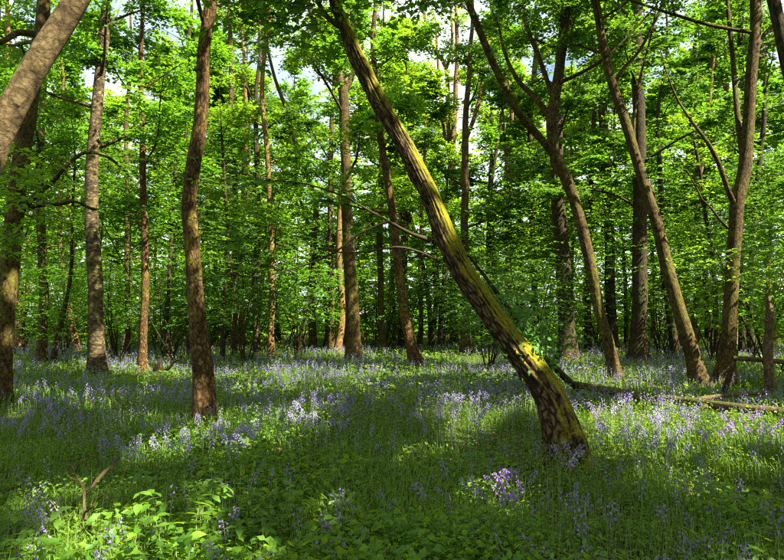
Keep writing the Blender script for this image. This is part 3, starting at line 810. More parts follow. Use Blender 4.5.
# --- the rest of the wood: slim trees deep behind, only their place tells them apart
placed = [(-11.4, 34.5), (-10.0, 36.5), (-12.6, 32.0), (-8.8, 33.5), (-8.7, 38.5), (18.4, 33.0), (-6.8, 36.0), (16.0, 37.0)]
tries = 0
while len(placed) < 46 and tries < 6000:
    tries += 1
    Y = RNG.uniform(29, 41); x = RNG.uniform(-.85, .85) * Y
    if any((x - a) ** 2 + (Y - c) ** 2 < 7 for a, c in placed) or (-9 < x < -1 and Y < 33): continue
    placed.append((x, Y))
CULL = False
BT = []
for k, (x, Y) in enumerate(placed):
    if k < 9:
        r = RNG.uniform(.09, .2); ln = RNG.normal(0, .05)
        BT.append(tree('background_tree', 'slim tall %s tree deep in the wood behind %s' % (('olive', 'pale', 'dark')[k % 3], beside(x, Y)), [(0, 0, 0, r * 1.3), (ln * 1, 0, 1.0, r), (ln * 4, RNG.normal(0, .2), 4, r * .9), (ln * 9 + RNG.normal(0, .4), RNG.normal(0, .3), 9, r * .7)],
             RNG.uniform(15, 20), [M_OLIVE, M_PALE_LIT, M_DARK][k % 3], [M_LEAF_SUN, M_LEAF, M_LEAF_SUN][k % 3], .19, 11, RNG.uniform(3.0, 4.0), 4.6, 25, base=(x, Y), group='slim trees deep in the wood', sides=7, dens=10, flare=.4))
    else:
        copy_thing(BT[k % 9], x, Y, RNG.random() * 6.28, RNG.uniform(.82, 1.2), 'slim tall %s tree deep in the wood behind %s' % (('olive', 'pale', 'dark')[k % 9 % 3], beside(x, Y)))
CULL = True

# --- trees added outside the frame so that their crowns shade the glade
shade = [(7.0, 3.4), (11.0, 1.0), (6.3, -1.6), (4.5, -5.5), (9, -1.5), (3, -12), (8.5, 2.5), (12.5, 6.0), (6.5, -4.0), (13.5, -1.0), (17, 8), (10.5, -8), (19, 1), (15.5, 13.5), (21, 13), (18, -6), (24, 6), (-7.5, 3.0), (-5, -6), (1.5, -9), (26, 20), (22, 22), (-16, 8)]
for k, (x, y) in enumerate(shade):
    r = RNG.uniform(.14, .24)
    tree('shade_tree', 'tall leafy tree added out of frame, its crown shading the flowers', [(0, 0, 0, r * 1.3), (RNG.normal(0, .1), RNG.normal(0, .1), 1.5, r), (RNG.normal(0, .3), RNG.normal(0, .3), 6, r * .85), (RNG.normal(0, .4), RNG.normal(0, .4), 10, r * .6)],
         RNG.uniform(14, 17), M_OLIVE, M_LEAF, .32, 10, 4.2, 4.4, 26 if k < 12 else 12, base=(x, y), group='tall trees added around the glade for shade', sides=10, dens=8, flare=.4, dmin=9)


# --- understorey: hazel and hornbeam shrubs in leaf
def shrub(name, label, x, y, H, nst, leaf, size, ntw, spread, group=None, dens=9, h_low=.5, dmin=9.5, dens_z=.85):
    gz = ground_z(x, y)[0]
    root = thing(name, label, 'shrub', (x, y, gz), group)
    O, D, TL = [], [], []
    for s in range(nst):
        a = RNG.random() * 6.28
        d = np.array([math.cos(a) * .35, math.sin(a) * .35, 1])
        P = limb_path(np.array([x + math.cos(a) * .08, y + math.sin(a) * .08, gz - .05]), d, H * RNG.uniform(.75, 1.1), .1, .10)
        S2 = spline(np.column_stack([P, np.linspace(.028, .006, len(P))]), .35)
        mb = MB(); tube(mb, S2[:, :3], S2[:, 3], 5, bark_disp(x, .06)); mb.build('stem', M_DARK, root)
        n = ntw // nst
        zz = RNG.random(n) ** .85 * (len(S2) - 1.01)
        i = zz.astype(int)
        ok = S2[i, 2] > h_low
        i = i[ok]; n = len(i)
        az = RNG.random(n) * 6.28
        rad = RNG.random(n) ** .6 * spread
        off = np.stack([np.cos(az) * rad, np.sin(az) * rad, RNG.normal(0, .15, n)], 1)
        O.append(S2[i, :3] + off); a2 = az + RNG.normal(0, .6, n)
        D.append(np.stack([np.cos(a2), np.sin(a2), RNG.normal(.03, .15, n)], 1)); TL.append(RNG.uniform(.35, .8, n))
    crown_mesh(root, np.concatenate(O), np.concatenate(D), np.concatenate(TL), dens, size, leaf, dmin, name='foliage', tilt=.34)
    return root


SH = [  # px, Y, height, leaf, label
    (528, 11.5, 3.0, M_LEAF_SHADE, 'bushy hazel with layered leaves just behind the leaning tree', 1.1),
    (487, 17.5, 4.2, M_LEAF_SHADE, 'tall loose hazel filling the gap under the sloping mossy trunk', 1.2),
    (247, 19.0, 4.6, M_LEAF_SHADE, 'dark leafy hazel between the bent cherry and the stout forking oak', 1.4),
    (296, 24.0, 5.0, M_LEAF, 'leafy hazel hanging over the sunlit strip of grass', 1.5),
    (170, 20.0, 4.0, M_LEAF_SHADE, 'dense hazel behind the bent cherry, past a brown stump', 1.3),
    (118, 23.0, 5.0, M_LEAF, 'tall hazel between the birch and the edge-lit trunk', 1.5),
    (66, 24.0, 4.6, M_LEAF_SHADE, 'hazel with drooping leaves beside the birch', 1.2),
    (20, 24.0, 5.0, M_LEAF, 'hazel behind the upright olive-brown trunk', 1.4),
    (385, 27.0, 5.2, M_LEAF_SHADE, 'hazel between the stout oak and the cracked brown trunk', 1.5),
    (440, 28.0, 5.2, M_LEAF, 'hazel behind the twin dark stems', 1.4),
    (540, 24.0, 4.8, M_LEAF_SHADE, 'shaded hazel beside the broad dark trunk', 1.4),
    (595, 29.0, 5.4, M_LEAF, 'hazel behind the curving forked hornbeam', 1.4),
    (660, 26.0, 4.8, M_LEAF_SHADE, 'hazel behind the slender leaning hornbeam', 1.5),
    (712, 20.0, 4.2, M_LEAF_SHADE, 'dark twiggy hazel behind the sinuous trunk', 1.4),
    (772, 15.0, 4.2, M_LEAF_SUN, 'bright leafy hazel beyond the propped poles', 1.3),
    (825, 12.5, 4.6, M_LEAF, 'leafy hazel close behind the broken dead post', 1.3),
    (690, 29.0, 5.0, M_LEAF_SUN, 'sunlit far hazel glowing between the two hornbeams', 1.6),
    (340, 33.0, 4.5, M_LEAF_SUN, 'sunlit far hazel behind the S-curved orange trunk', 1.7),
    (215, 27.0, 5.4, M_LEAF, 'tall hazel seen past the bent cherry trunk', 1.6),
    (-30, 15.0, 4.4, M_LEAF, 'hazel growing where the upright olive-brown trunk hides its stems', 1.2),
]
CULL = False
protos = {}
for q, (px, Y, Hh, lf, lb, sp) in enumerate(SH):
    p = at(px, 318, Y)
    key = (lf.name, q % 2)
    if key not in protos:
        protos[key] = (shrub('hazel_shrub', lb, p[0], Y, 4.5, 6, lf, .105, 700, 1.35, dens=10, h_low=1.3), 4.5)
        protos[key][0].scale = (Hh / 4.5,) * 3
    else:
        copy_thing(protos[key][0], p[0], Y, RNG.random() * 6.28, Hh / 4.5, lb)
SAP = []
sp_spots = [(30, 23), (72, 27), (118, 19), (160, 24), (180, 19.5), (232, 22), (285, 27), (322, 29), (368, 26), (400, 28), (488, 26), (520, 24), (545, 25), (590, 30), (625, 24), (668, 22), (705, 24), (748, 20), (785, 17), (830, 15), (-30, 19), (655, 29), (300, 24), (212, 26), (100, 30), (755, 23), (240, 31), (228, 36), (600, 33), (760, 28), (700, 34), (660, 36), (300, 37)]
for k, (px, Y) in enumerate(sp_spots):
    p = at(px, 318, Y)
    if -9 < p[0] < 6.5 and 23.5 < Y < 31.5:
        CULL = True
        shrub('leafy_sapling', 'tall leafy sapling filling the space behind ' + beside(p[0], Y), p[0], Y, 8.5, 3, [M_LEAF, M_LEAF_SUN, M_LEAF_SHADE][k % 3], .12, 800, 1.8, group='saplings between the trunks', dens=10, h_low=3.8)
        CULL = False
    elif k < 6:
        SAP.append(shrub('leafy_sapling', 'tall leafy sapling filling the space behind ' + beside(p[0], Y), p[0], Y, 9.0, 3, [M_LEAF, M_LEAF_SHADE, M_LEAF_SHADE][k % 3], .12, 900, 1.8, group='saplings between the trunks', dens=10, h_low=3.8))
    else:
        copy_thing(SAP[k % len(SAP)], p[0], Y, RNG.random() * 6.28, RNG.uniform(.75, 1.15) if k < 26 else 1.6, 'tall leafy sapling filling the space behind ' + beside(p[0], Y))
BS = []
for k in range(15):
    Y = RNG.uniform(29, 42); x = RNG.uniform(-.78, .78) * Y
    if -8.5 < x < -1 and Y < 34: continue
    if len(BS) < 5:
        BS.append(shrub('background_shrub', 'loose leafy shrub at the back of the wood behind ' + beside(x, Y), x, Y, RNG.uniform(3.5, 5.5), 4, [M_LEAF_SUN, M_LEAF][k % 2], .17, 620, 1.9, group='far shrubs at the back of the wood', dens=9))
    else:
        copy_thing(BS[k % 5], x, Y, RNG.random() * 6.28, RNG.uniform(.6, 1.2), 'loose leafy shrub at the back of the wood behind ' + beside(x, Y))
CULL = True

# the wood beyond, one mass
nn = 13500
a = RNG.uniform(-.95, .95, nn); Rr = RNG.uniform(56, 72, nn)
hh = RNG.random(nn) ** 2.0 * 24
hh[9500:] = RNG.random(nn - 9500) * 12; Rr[9500:] = RNG.uniform(50, 56, nn - 9500)
clump = vn(np.stack([a * 22, hh * .28, Rr * .12], 1), 31)
kp = (clump > .36) | (hh < 9)
O = np.stack([np.sin(a) * Rr, np.cos(a) * Rr, hh], 1)[kp]
az = RNG.random(len(O)) * 6.28
P, ax, nr, s = spray(O, np.stack([np.cos(az), np.sin(az), 0 * az], 1), RNG.uniform(.8, 1.8, len(O)), 9, .66)
mb = MB(); leaves(mb, P, ax, nr, s, LEAF4)
dw = mb.build('distant_wood', M_LEAF_SUN, smooth=False)
tag(dw, 'mass of bright foliage closing the view at the far edge of the wood', 'wood', None, 'stuff')

# ------------------------------------------------------------------ dead wood
def stick(name, label, rows, mat=M_DEAD, cat='branch', forks=(), sides=9, group=None, step=.06, ridge=.04):
    """rows: (x, y, z, radius) in metres; forks the same, joined to it"""
    rows = np.array(rows)
    root = thing(name, label, cat, (rows[0, 0], rows[0, 1], ground_z(rows[0, 0], rows[0, 1])[0]), group)
    for q, rr in enumerate([rows] + [np.array(f) for f in forks]):
        S2 = spline(rr, step)
        mb = MB(); tube(mb, S2[:, :3], np.maximum(S2[:, 3], .002), sides, bark_disp(rows[0, 0] + q, .10, ridge, k=5., lump=.12))
        mb.build('stem' if q == 0 else 'side_branch', mat, root)
    return root


def R4(px, py, Y, w):
    p = at(px, py, Y)
    return [*p, w * Y / F0 / 2]


stick('fallen_log', 'long thin mossy log lying through the bluebells behind the leaning tree',
      [R4(572, 384, 11.4, 6), R4(600, 389, 10.8, 7.5), R4(640, 396, 9.9, 8), R4(690, 402, 9.2, 8.5), R4(740, 408, 8.6, 9), R4(800, 414, 8.05, 9), R4(850, 419, 7.7, 8)], M_DEAD, 'log',
      forks=([R4(690, 402, 9.2, 5), R4(705, 398, 9.35, 4.4), R4(730, 395, 9.5, 4), R4(765, 393, 9.6, 3)], [R4(712, 404, 9.0, 3.4), R4(700, 408, 8.8, 3.2), R4(690, 415, 8.5, 2.4)]), sides=12)
stick('leaning_deadwood', 'long dead limb slumped from the fallen log against the leaning mossy trunk', [R4(580, 392, 11.3, 4), R4(572, 384, 11.2, 6), R4(558, 371, 10.5, 7), R4(545, 357, 9.8, 7), R4(526, 333, 8.3, 6), R4(503, 301, 7.1, 5), R4(484, 275, 6.9, 3.4), R4(468, 255, 6.85, 2)], M_DARK, 'branch', step=.12)
pb = on_ground(769, 402)
post = thing('dead_post', 'upright broken dead trunk, splintered at the top, beside the propped rail', 'post', (pb[0], pb[1], 0))
k = pb[1] / F0
rows = np.array([R4(769, 404, pb[1], 9), R4(769, 380, pb[1], 8), R4(768, 350, pb[1], 7.6), R4(770, 320, pb[1], 7), R4(768, 300, pb[1], 6), R4(767, 293, pb[1], 3)])
S2 = spline(rows, .06)
mb = MB(); tube(mb, S2[:, :3], S2[:, 3], 18, bark_disp(4.2, .10, .10, k=4., lump=.12, flare=.25)); mb.build('trunk', M_DEAD, post)
mb = MB()
for q in range(5):
    a = q * 1.3
    c = S2[-4, :3] + np.array([math.cos(a), math.sin(a), 0]) * .03
    tube(mb, np.array([c, c + [.004, 0, .10], c + [.01 * math.cos(a), 0, RNG.uniform(.16, .24)]]), np.array([.02, .014, .003]), 5)
mb.build('splinter', M_DEAD, post)
for zf, sx in ((340, 1), (372, -1), (322, -1)):
    p0 = at(769, zf, pb[1]); d = np.array([sx * .16, -.05, .06])
    mb = MB(); tube(mb, np.array([p0, p0 + d * .5, p0 + d]), np.array([.025, .018, .012]), 6); mb.build('snag', M_DEAD, post)
stick('dead_rail', 'thin dead pole propped level against the broken post', [R4(733, 358, pb[1] + .15, 4), R4(750, 359, pb[1] + .13, 4.4), R4(770, 361, pb[1] + .12, 4.6), R4(800, 363, pb[1] + .1, 4.6), R4(850, 366, pb[1], 4)], M_DEAD, 'pole')
stick('prop_pole', 'short dark dead pole slanting up to the end of the level rail', [R4(721, 402, pb[1] - .05, 6), R4(728, 380, pb[1] + .05, 5), R4(735, 357, pb[1] + .2, 4.4), R4(737, 350, pb[1] + .25, 3)], M_DARK, 'pole')
stick('stump', 'low dark rotten stump with trailing dead shoots behind the bent cherry', [R4(158, 377, 15.2, 13), R4(158, 372, 15.2, 11), R4(159, 366, 15.2, 8), R4(160, 361, 15.2, 3), R4(161, 356, 15.2, 1.5)], M_DARK, 'stump',
      forks=([R4(160, 372, 15.2, 4), R4(168, 369, 15.1, 2.6), R4(174, 362, 15.1, 2), R4(182, 359, 15, 1)], [R4(157, 374, 15.1, 4), R4(140, 376, 14.9, 3), R4(122, 375, 14.7, 2.4), R4(105, 378, 14.6, 1.6)]), ridge=.12)
# foreground twigs
G = 4.3
stick('dead_branch', 'crooked forked twig standing up out of the foreground leaves', [R4(106, 556, 4.0, 4.4), R4(97, 542, 4.05, 3.8), R4(92, 530, 4.0, 4.2), R4(85, 518, 4.1, 3.6), R4(84, 505, 4.15, 2.8), R4(84, 490, 4.2, 2.6), R4(79, 480, 4.2, 2.2), R4(75, 472, 4.25, 2.4), R4(72, 466, 4.25, 1.6), R4(67, 460, 4.3, 1.0)], M_DEAD, 'branch',
      forks=([R4(76, 472, 4.25, 1.8), R4(79, 464, 4.2, 1.6), R4(86, 460, 4.2, 1.5), R4(91, 456, 4.2, 1.2), R4(102, 457, 4.15, .8)], [R4(85, 512, 4.12, 2), R4(92, 507, 4.0, 1.7), R4(97, 500, 4.0, 1.6), R4(104, 494, 3.95, .9)], [R4(84, 490, 4.2, 1.2), R4(92, 484, 4.3, 1.0), R4(95, 478, 4.3, .6)], [R4(79, 480, 4.2, 1.1), R4(71, 478, 4.1, .9), R4(66, 472, 4.1, .5)], [R4(93, 532, 4.0, 1.6), R4(84, 530, 3.9, 1.2), R4(79, 524, 3.9, .7)]), sides=8, step=.02)
stick('dead_branch', 'straight broken stick slanting through the flowers behind the crooked twig', [R4(66, 513, 4.5, 4), R4(76, 502, 4.6, 4.4), R4(84, 496, 4.7, 3.8), R4(102, 475, 4.9, 4.2), R4(112, 466, 5.0, 3.4), R4(119, 457, 5.1, 2.6)], M_DEAD, 'branch', sides=8, step=.03)
stick('dead_branch', 'flaky orange stick lying level in the pale grass', [R4(-12, 512, 4.6, 5), R4(5, 515, 4.6, 5), R4(20, 515, 4.6, 6), R4(36, 515, 4.6, 4)], M_DEAD, 'branch', sides=8, step=.03)
stick('dead_branch', 'short stick end poking from the grass above the orange stick', [R4(-12, 496, 4.9, 4), R4(4, 491, 4.9, 4), R4(18, 486, 4.9, 2.4)], M_DEAD, 'branch', sides=7, step=.03)
stick('dead_branch', 'thin bent twig lying among the leafy foreground plants', [R4(118, 556, 4.0, 3.4), R4(126, 541, 4.0, 3.4), R4(138, 535, 4.0, 3.2), R4(148, 534, 4.0, 3), R4(152, 529, 4.0, 2)], M_DEAD, 'branch', sides=7, step=.02)

# ------------------------------------------------------------------ undergrowth
def scatter(n, y0, y1, power, margin=1.6):
    """ground points over the wedge the camera sees, thinning with distance"""
    u = RNG.random(n)
    q = 1 - power if power != 1 else 1e-6
    y = (y0 ** q + u * (y1 ** q - y0 ** q)) ** (1 / q)
    x = RNG.uniform(-1, 1, n) * (y * .66 + margin)
    return x, y, ground_z(x, y)


def pnoise(x, y, f, s):
    return vn(np.stack([x * f, y * f, 0 * x], 1), s)


# grass and long bluebell leaves
mb = MB()
for n, y0, y1, pw, w0, L0 in ((74000, 2.6, 10, 1.0, .0042, .20), (36000, 10, 26, 1.1, .011, .22), (16000, 26, 46, 1.05, .03, .25)):
    x, y, z = scatter(n, y0, y1, pw)
    den = pnoise(x, y, .8, 41) * .6 + pnoise(x, y, 3., 42) * .4
    k = RNG.random(n) < np.clip((den - .28) * 3.0, .10, 1)
    x, y, z, den = x[k], y[k], z[k], den[k]; n = len(x)
    a = RNG.random(n) * 6.28
    L = L0 * RNG.uniform(.5, 1.35, n) * (.6 + .8 * den)
    w = w0 * RNG.uniform(.6, 1.5, n)
    lean_ = RNG.uniform(.1, .75, n)
    dx, dy = np.cos(a), np.sin(a)
    B = np.stack([x, y, z - .01], 1)
    side = np.stack([-dy, dx, 0 * dx], 1) * w[:, None]
    m1 = B + np.stack([dx * lean_ * L * .3, dy * lean_ * L * .3, L * .6], 1)
    tp = B + np.stack([dx * lean_ * L, dy * lean_ * L, L * (1 - .35 * lean_)], 1)
    V = np.stack([B - side, B + side, m1 + side * .9, m1 - side * .9, tp], 1).reshape(-1, 3)
    o = (np.arange(n) * 5)[:, None]
    T3 = o + np.array([[3, 2, 4]]); Q4 = o + np.array([[0, 1, 2, 3]])
    val = np.clip(RNG.random(n) * .7 + (pnoise(x, y, .5, 43) - .35) * .9, 0, 1)
    mb.add(V, T3, None, val); mb.n -= len(V); mb.v.pop(); mb.bk.pop()
    mb.add(V, None, Q4, val)
gr = mb.build('grass', M_GRASS, smooth=False)
tag(gr, 'long grass and strap leaves covering the woodland floor', 'grass', None, 'stuff')

# small broad leaves of low herbs
mb = MB()
for n, y0, y1, pw, s0 in ((125000, 2.6, 10, 1.0, .036), (40000, 10, 26, 1.1, .065), (16000, 26, 46, 1.0, .16)):
    x, y, z = scatter(n, y0, y1, pw)
    den = pnoise(x, y, .9, 51) * .55 + pnoise(x, y, 2.6, 52) * .45
    k = RNG.random(n) < np.clip((den - .22) * 2.8, .2, 1)
    x, y, z, den = x[k], y[k], z[k], den[k]; n = len(x)
    P = np.stack([x, y, z + RNG.random(n) ** 1.3 * .28 * (.4 + den)], 1)
    nr = Z3 + RNG.normal(0, .5, (n, 3))
    leaves(mb, P, RNG.normal(0, 1, (n, 3)) * np.array([1, 1, .35]), nr, s0 * RNG.uniform(.5, 1.5, n) * (.55 + 1.5 * np.clip(pnoise(x, y, .7, 54) - .15, 0, 1)), LEAF4, val=np.clip(RNG.random(n) * .8 + (pnoise(x, y, .45, 53) - .4) * .7, 0, 1))
hb = mb.build('ground_cover', M_HERB, smooth=False)
tag(hb, 'low leafy herbs spread between the bluebells', 'ground cover', None, 'stuff')


# last year's leaves on the soil
mb = MB()
x, y, z = scatter(9000, 2.6, 16, 1.0)
leaves(mb, np.stack([x, y, z + RNG.uniform(.005, .05, len(x))], 1), RNG.normal(0, 1, (len(x), 3)) * np.array([1, 1, .2]), Z3 + RNG.normal(0, .4, (len(x), 3)), RNG.uniform(.035, .075, len(x)), LEAF4)
M_LITTER = leaf_mat('dead_leaf', (.06, .035, .016), (.13, .075, .03), (.26, .17, .075), (.12, .07, .03), .15)
tag(mb.build('leaf_litter', M_LITTER, smooth=False), 'dry brown fallen leaves strewn under the plants', 'leaf litter', None, 'stuff')


# ------------------------------------------------------------------ bluebells
def bell_ring(c, ax, L, r, n=5):
    """one nodding bell: n petals, flared tips"""
    ax = ax / np.linalg.norm(ax)
    u = np.cross(ax, [0.3, .5, .8]); u /= np.linalg.norm(u); v = np.cross(ax, u)
    V = [c]; T = []
    for q in range(n):
        a = q / n * 6.283
        V.append(c + ax * L * .6 + (u * math.cos(a) + v * math.sin(a)) * r)
    for q in range(n):
        a = (q + .5) / n * 6.283
        V.append(c + ax * L + (u * math.cos(a) + v * math.sin(a)) * r * 1.35)
    for q in range(n):
        T += [[0, 1 + q, 1 + (q + 1) % n], [1 + q, 1 + n + q, 1 + (q + 1) % n]]
    return np.array(V), np.array(T)


def bluebell_meshes(seed, H, nb, mat, lit_tone):
    r = np.random.default_rng(seed)
    st, fl = MB(), MB()
    bend = r.uniform(.06, .13)
    t = np.linspace(0, 1, 7)
    P = np.stack([bend * t ** 2.2, .02 * np.sin(t * 3), H * (t - .12 * t ** 5)], 1)
    Pf = spline(P, H / 24)
    cut = int(len(Pf) * .58)
    tube(st, Pf[:cut + 1:2] if cut % 2 == 0 else Pf[1:cut + 1:2], np.linspace(.0032, .0023, len(Pf[:cut + 1:2] if cut % 2 == 0 else Pf[1:cut + 1:2])), 4, val=.5)
    tube(fl, Pf[cut:], np.linspace(.0023, .0014, len(Pf) - cut), 4, val=.5, mat=1)
    for q in range(nb):
        f = .60 + .40 * (q + .5) / nb
        c = np.array([np.interp(f, t, P[:, 0]), np.interp(f, t, P[:, 1]), np.interp(f, t, P[:, 2])])
        a = q * 2.3 + r.random()
        out = np.array([math.cos(a), math.sin(a), 0])
        c2 = c + out * .016 + [0, 0, .004]
        tube(fl, np.array([c, c + out * .012 + [0, 0, .008], c2]), np.array([.0012, .0012, .001]), 3, mat=1)
        V, T = bell_ring(c2, out * .55 + np.array([.25, 0, -.75]), r.uniform(.019, .024) * (1.1 - .35 * (q / nb)), .0068)
        fl.add(V, T, None, np.clip(lit_tone + r.normal(0, .15), 0, 1))
    return st.mesh('stem', M_STEM), fl.mesh('flower_head', [mat, M_STEM])


def strap_leaf(seed):
    r = np.random.default_rng(seed)
    t = np.linspace(0, 1, 6)[:, None]
    w = .009 * np.sin(np.clip(t * .9 + .12, 0, 1) * math.pi) ** .6
    L = r.uniform(.2, .3)
    c = np.concatenate([t * L * .55, 0 * t, L * (t * .8 - .55 * t ** 2.5)], 1)
    mb = MB()
    V = np.stack([c + np.concatenate([0 * w, -w, .003 + 0 * w], 1), c, c + np.concatenate([0 * w, w, .003 + 0 * w], 1)], 1).reshape(-1, 3)
    Q = [[i * 3 + j, i * 3 + j + 1, i * 3 + j + 4, i * 3 + j + 3] for i in range(5) for j in (0, 1)]
    mb.add(V, None, Q, .5)
    return mb.mesh('leaf', M_GRASS)


KIND = {'pale': [bluebell_meshes(s, h, nb, M_BELL, .62) for s, h, nb in ((1, .34, 13), (2, .40, 16), (3, .30, 11), (4, .37, 15))],  # paler petals for the sunlit drifts, sun put into the tone
        'blue': [bluebell_meshes(s, h, nb, M_BELL, .3) for s, h, nb in ((5, .30, 8), (6, .35, 10), (7, .26, 7))],  # darker bluer petals for the shaded groups, shade put into the tone
        'violet': [bluebell_meshes(s, h, nb, M_VIOLET, .5) for s, h, nb in ((8, .32, 11), (9, .36, 13), (10, .28, 10))]}
STRAP = [strap_leaf(s) for s in range(4)]
NB = 0


def bluebell(kind, x, y, label, group, sc=1.0):
    global NB
    st, fl = KIND[kind][int(RNG.integers(len(KIND[kind])))]
    z = ground_z(x, y)[0]
    r = thing('bluebell', label, 'flower', (x, y, z - .005), group)
    rz = RNG.random() * 6.28
    r.rotation_euler = (RNG.normal(0, .07), RNG.normal(0, .07), rz)
    s = sc * RNG.uniform(.85, 1.15)
    r.scale = (s, s, s)
    link('stem', st, r); link('flower_head', fl, r)
    for q in range(2):
        l = link('leaf', STRAP[int(RNG.integers(4))], r); l.rotation_euler = (0, 0, RNG.random() * 6.28)
    NB += 1


CL = [  # kind, px0, px1, py0, py1 of the flower heads, how many, label, head height, size
    ('violet', 484, 512, 468, 496, 11, 'vivid violet bluebell in the tight clump in front of the leaning tree', .30, 1.15),
    ('violet', 514, 530, 464, 474, 3, 'vivid violet bluebell beside the tight clump, at the foot of the leaning tree', .3, 1.0),
    ('violet', 692, 784, 406, 424, 20, 'violet bluebell in the sunlit row just in front of the fallen log', .32, 1.1),
    ('violet', 590, 604, 402, 416, 4, 'violet bluebell beside the mossy root of the leaning tree', .32, 1.1),
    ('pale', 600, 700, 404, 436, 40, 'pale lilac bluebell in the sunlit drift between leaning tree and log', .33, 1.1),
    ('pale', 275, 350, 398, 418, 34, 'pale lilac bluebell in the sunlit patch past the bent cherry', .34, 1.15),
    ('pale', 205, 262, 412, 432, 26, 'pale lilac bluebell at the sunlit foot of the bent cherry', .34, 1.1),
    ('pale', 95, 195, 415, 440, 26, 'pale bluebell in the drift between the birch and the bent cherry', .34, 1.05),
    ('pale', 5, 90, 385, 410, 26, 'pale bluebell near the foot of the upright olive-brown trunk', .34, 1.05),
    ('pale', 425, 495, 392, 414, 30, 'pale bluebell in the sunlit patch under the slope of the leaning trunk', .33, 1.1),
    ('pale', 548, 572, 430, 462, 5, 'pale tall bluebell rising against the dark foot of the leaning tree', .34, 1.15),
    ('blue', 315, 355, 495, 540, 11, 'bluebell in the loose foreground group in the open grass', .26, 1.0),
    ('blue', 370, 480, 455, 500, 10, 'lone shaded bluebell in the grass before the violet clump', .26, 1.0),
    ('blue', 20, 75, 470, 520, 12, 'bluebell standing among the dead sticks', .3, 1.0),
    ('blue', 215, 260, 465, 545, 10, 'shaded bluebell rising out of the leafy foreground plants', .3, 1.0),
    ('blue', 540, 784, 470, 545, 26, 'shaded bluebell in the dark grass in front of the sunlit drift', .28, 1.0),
]
for kind, a, b_, c, d, n, lb, hh, sc in CL:
    for q in range(n):
        p = on_ground(RNG.uniform(a, b_), RNG.uniform(c, d), hh)
        bluebell(kind, p[0], p[1], lb, lb.split(' bluebell ')[-1] if ' bluebell ' in lb else lb, sc)

# the rest of the carpet, past counting
mb = MB()
for n, y0, y1, w in ((5200, 2.8, 9, .0016), (5200, 9, 20, .003)):      # bare pale flower stalks
    x, y, z = scatter(n, y0, y1, .7)
    k = RNG.random(n) < np.clip((pnoise(x, y, .7, 71) - .3) * 3, .1, 1); x, y, z = x[k], y[k], z[k]; n = len(x)
    B = np.stack([x, y, z], 1); Tp = B + np.stack([RNG.normal(0, .05, n), RNG.normal(0, .05, n), RNG.uniform(.2, .46, n)], 1)
    sd = np.tile([w, 0, 0], (n, 1))
    mb.add(np.stack([B - sd, B + sd, Tp], 1).reshape(-1, 3), (np.arange(n) * 3)[:, None] + np.array([[0, 1, 2]]), None, RNG.random(n), 1)
for n, y0, y1, pw, sc in ((2400, 3.2, 9, .45, .9), (5600, 9, 18, .6, 1.15), (7500, 18, 38, .5, 1.8)):
    x, y, z = scatter(n, y0, y1, pw, 2.0)
    den = pnoise(x, y, .55, 61) * .55 + pnoise(x, y, 2.2, 62) * .45
    near = np.clip((y - 3) / 7, .25, 1)
    k = RNG.random(n) < np.clip((den - .30) * 3.2, .04, 1) * near
    x, y, z = x[k], y[k], z[k]; n = len(x)
    Hh = RNG.uniform(.22, .42, n)
    az = RNG.random(n) * 6.28
    bx, by = np.cos(az) * .06, np.sin(az) * .06
    w = .0028 * sc
    B = np.stack([x, y, z], 1); Tp = B + np.stack([bx, by, Hh], 1); Md = B + np.stack([bx * .25, by * .25, Hh * .55], 1)
    sd = np.stack([np.ones(n) * w, 0 * x, 0 * x], 1)
    V = np.stack([B - sd, B + sd, Md + sd, Md - sd, Tp], 1).reshape(-1, 3)
    o = (np.arange(n) * 5)[:, None]
    mb.add(V, o + np.array([[3, 2, 4]]), o + np.array([[0, 1, 2, 3]])[:, :4], .6, 1) if False else None
    mb.add(V, np.concatenate([o + np.array([[3, 2, 4]]), o + np.array([[0, 1, 2]]), o + np.array([[0, 2, 3]])]), None, RNG.random(3 * n), 1)
    tone = np.clip(RNG.beta(1.6, 1.4, n), 0, 1)
    nb = 8 if sc < 1.1 else 6 if sc < 1.5 else 4
    f = .58 + .42 * (np.arange(nb) + .5) / nb
    c = Md[:, None] + (Tp - Md)[:, None] * ((f - .55) / .45)[None, :, None]
    a2 = az[:, None] + np.arange(nb)[None] * 2.4
    out = np.stack([np.cos(a2), np.sin(a2), 0 * a2], -1)
    c = (c + out * .014).reshape(-1, 3)
    axd = (out * .6 + np.array([0, 0, -.8])).reshape(-1, 3)
    BELL = (np.array([[0, 0, 0], [-.33, .75, .2], [.33, .75, .2], [0, .9, -.36], [0, 1.0, .3]]), np.array([[0, 1, 2], [0, 2, 3], [0, 3, 1]]), None)
    leaves(mb, c, axd, out.reshape(-1, 3) + [0, 0, .2], .027 * sc ** .8 * RNG.uniform(.75, 1.2, len(c)), BELL, 0, np.clip(np.repeat(tone, nb) + RNG.normal(0, .12, n * nb), 0, 1))
bc = mb.build('bluebell_carpet', [M_BELL, M_STEM], smooth=False)
tag(bc, 'carpet of countless pale bluebells spreading through the wood', 'flowers', None, 'stuff')


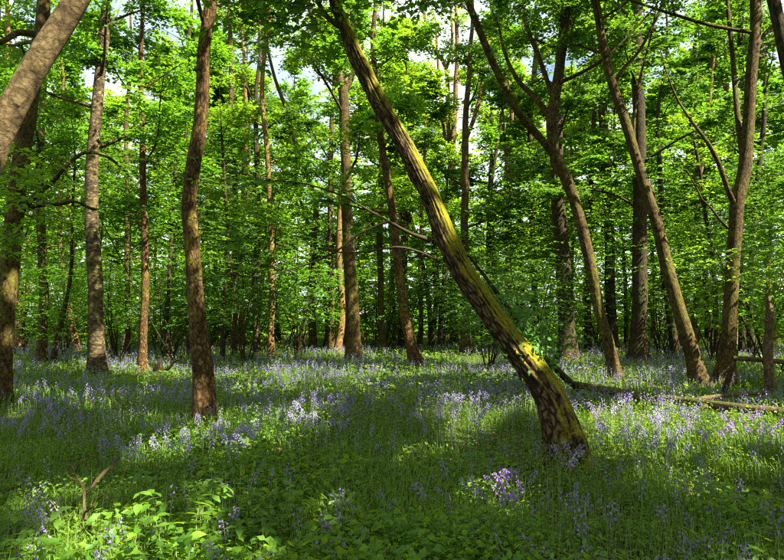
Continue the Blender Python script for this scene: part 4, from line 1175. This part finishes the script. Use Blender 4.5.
# ------------------------------------------------------------------ leafy foreground plants
def big_leaf(seed):
    r = np.random.default_rng(seed)
    t = np.linspace(0, 1, 6)
    w = np.array([.02, .20, .27, .23, .13, 0]) * r.uniform(.9, 1.15)
    dr = -.25 * t ** 2
    V, Q = [], []
    for i in range(6):
        V += [[-w[i], t[i], dr[i] + .10 * w[i] * 2 + (.02 if i % 2 else -.01)], [0, t[i], dr[i]], [w[i], t[i], dr[i] + .10 * w[i] * 2 + (-.01 if i % 2 else .02)]]
    for i in range(5):
        Q += [[i * 3, i * 3 + 1, i * 3 + 4, i * 3 + 3], [i * 3 + 1, i * 3 + 2, i * 3 + 5, i * 3 + 4]]
    mb = MB(); mb.add(V, None, Q, r.random())
    return mb.mesh('leaf', M_HERB)


BIG = [big_leaf(s) for s in range(5)]


def stem_mesh(H):
    mb = MB(); t = np.linspace(0, 1, 5)
    tube(mb, np.stack([.03 * t ** 2, .01 * np.sin(t * 4), H * t], 1), np.linspace(.004, .002, 5), 5)
    return mb.mesh('stem', M_STEM)


STEMS = [stem_mesh(h) for h in (.20, .28, .36)]


def leafy(x, y, label, group, sc=1.0):
    k = int(RNG.integers(3)); H = (.20, .28, .36)[k] * sc
    z = ground_z(x, y)[0]
    r = thing('leafy_plant', label, 'plant', (x, y, z - .005), group)
    r.rotation_euler = (RNG.normal(0, .1), RNG.normal(0, .1), RNG.random() * 6.28)
    s = link('stem', STEMS[k], r); s.scale = (sc,) * 3
    a = RNG.random() * 6.28
    for tier in range(4):
        f = (.38, .62, .84, 1.0)[tier]
        for q in range(3 if tier < 3 else 4):
            l = link('leaf', BIG[int(RNG.integers(5))], r)
            l.location = (.03 * f * f * sc, 0, H * f)
            l.rotation_euler = (RNG.uniform(-.25, .45), RNG.normal(0, .2), a + q * (2.1 if tier < 3 else 1.57) + tier * 1.05 + RNG.normal(0, .2))
            l.scale = (RNG.uniform(.048, .088) * sc,) * 3


PL = [(-10, 62, 520, 572, 12, 'broad-leaved green plant beside the crooked forked twig, under the orange stick', 1.1), (126, 252, 492, 572, 30, 'broad-leaved green plant in the bright leafy patch beside the bent twig', 1.1),
      (255, 420, 525, 575, 10, 'broad-leaved low plant in the grass before the loose bluebell group', .85), (430, 784, 515, 575, 12, 'broad-leaved low plant in the shaded grass of the foreground', .8)]
for a, b_, c, d, n, lb, sc in PL:
    for q in range(n):
        p = on_ground(RNG.uniform(a, b_), RNG.uniform(c, d), .15)
        leafy(p[0], p[1], lb, lb[19:] if len(lb) > 30 else lb, sc)
print('TRIS', sum(len(o.data.polygons) for o in bpy.data.objects if o.type == 'MESH'), 'bluebells', NB)
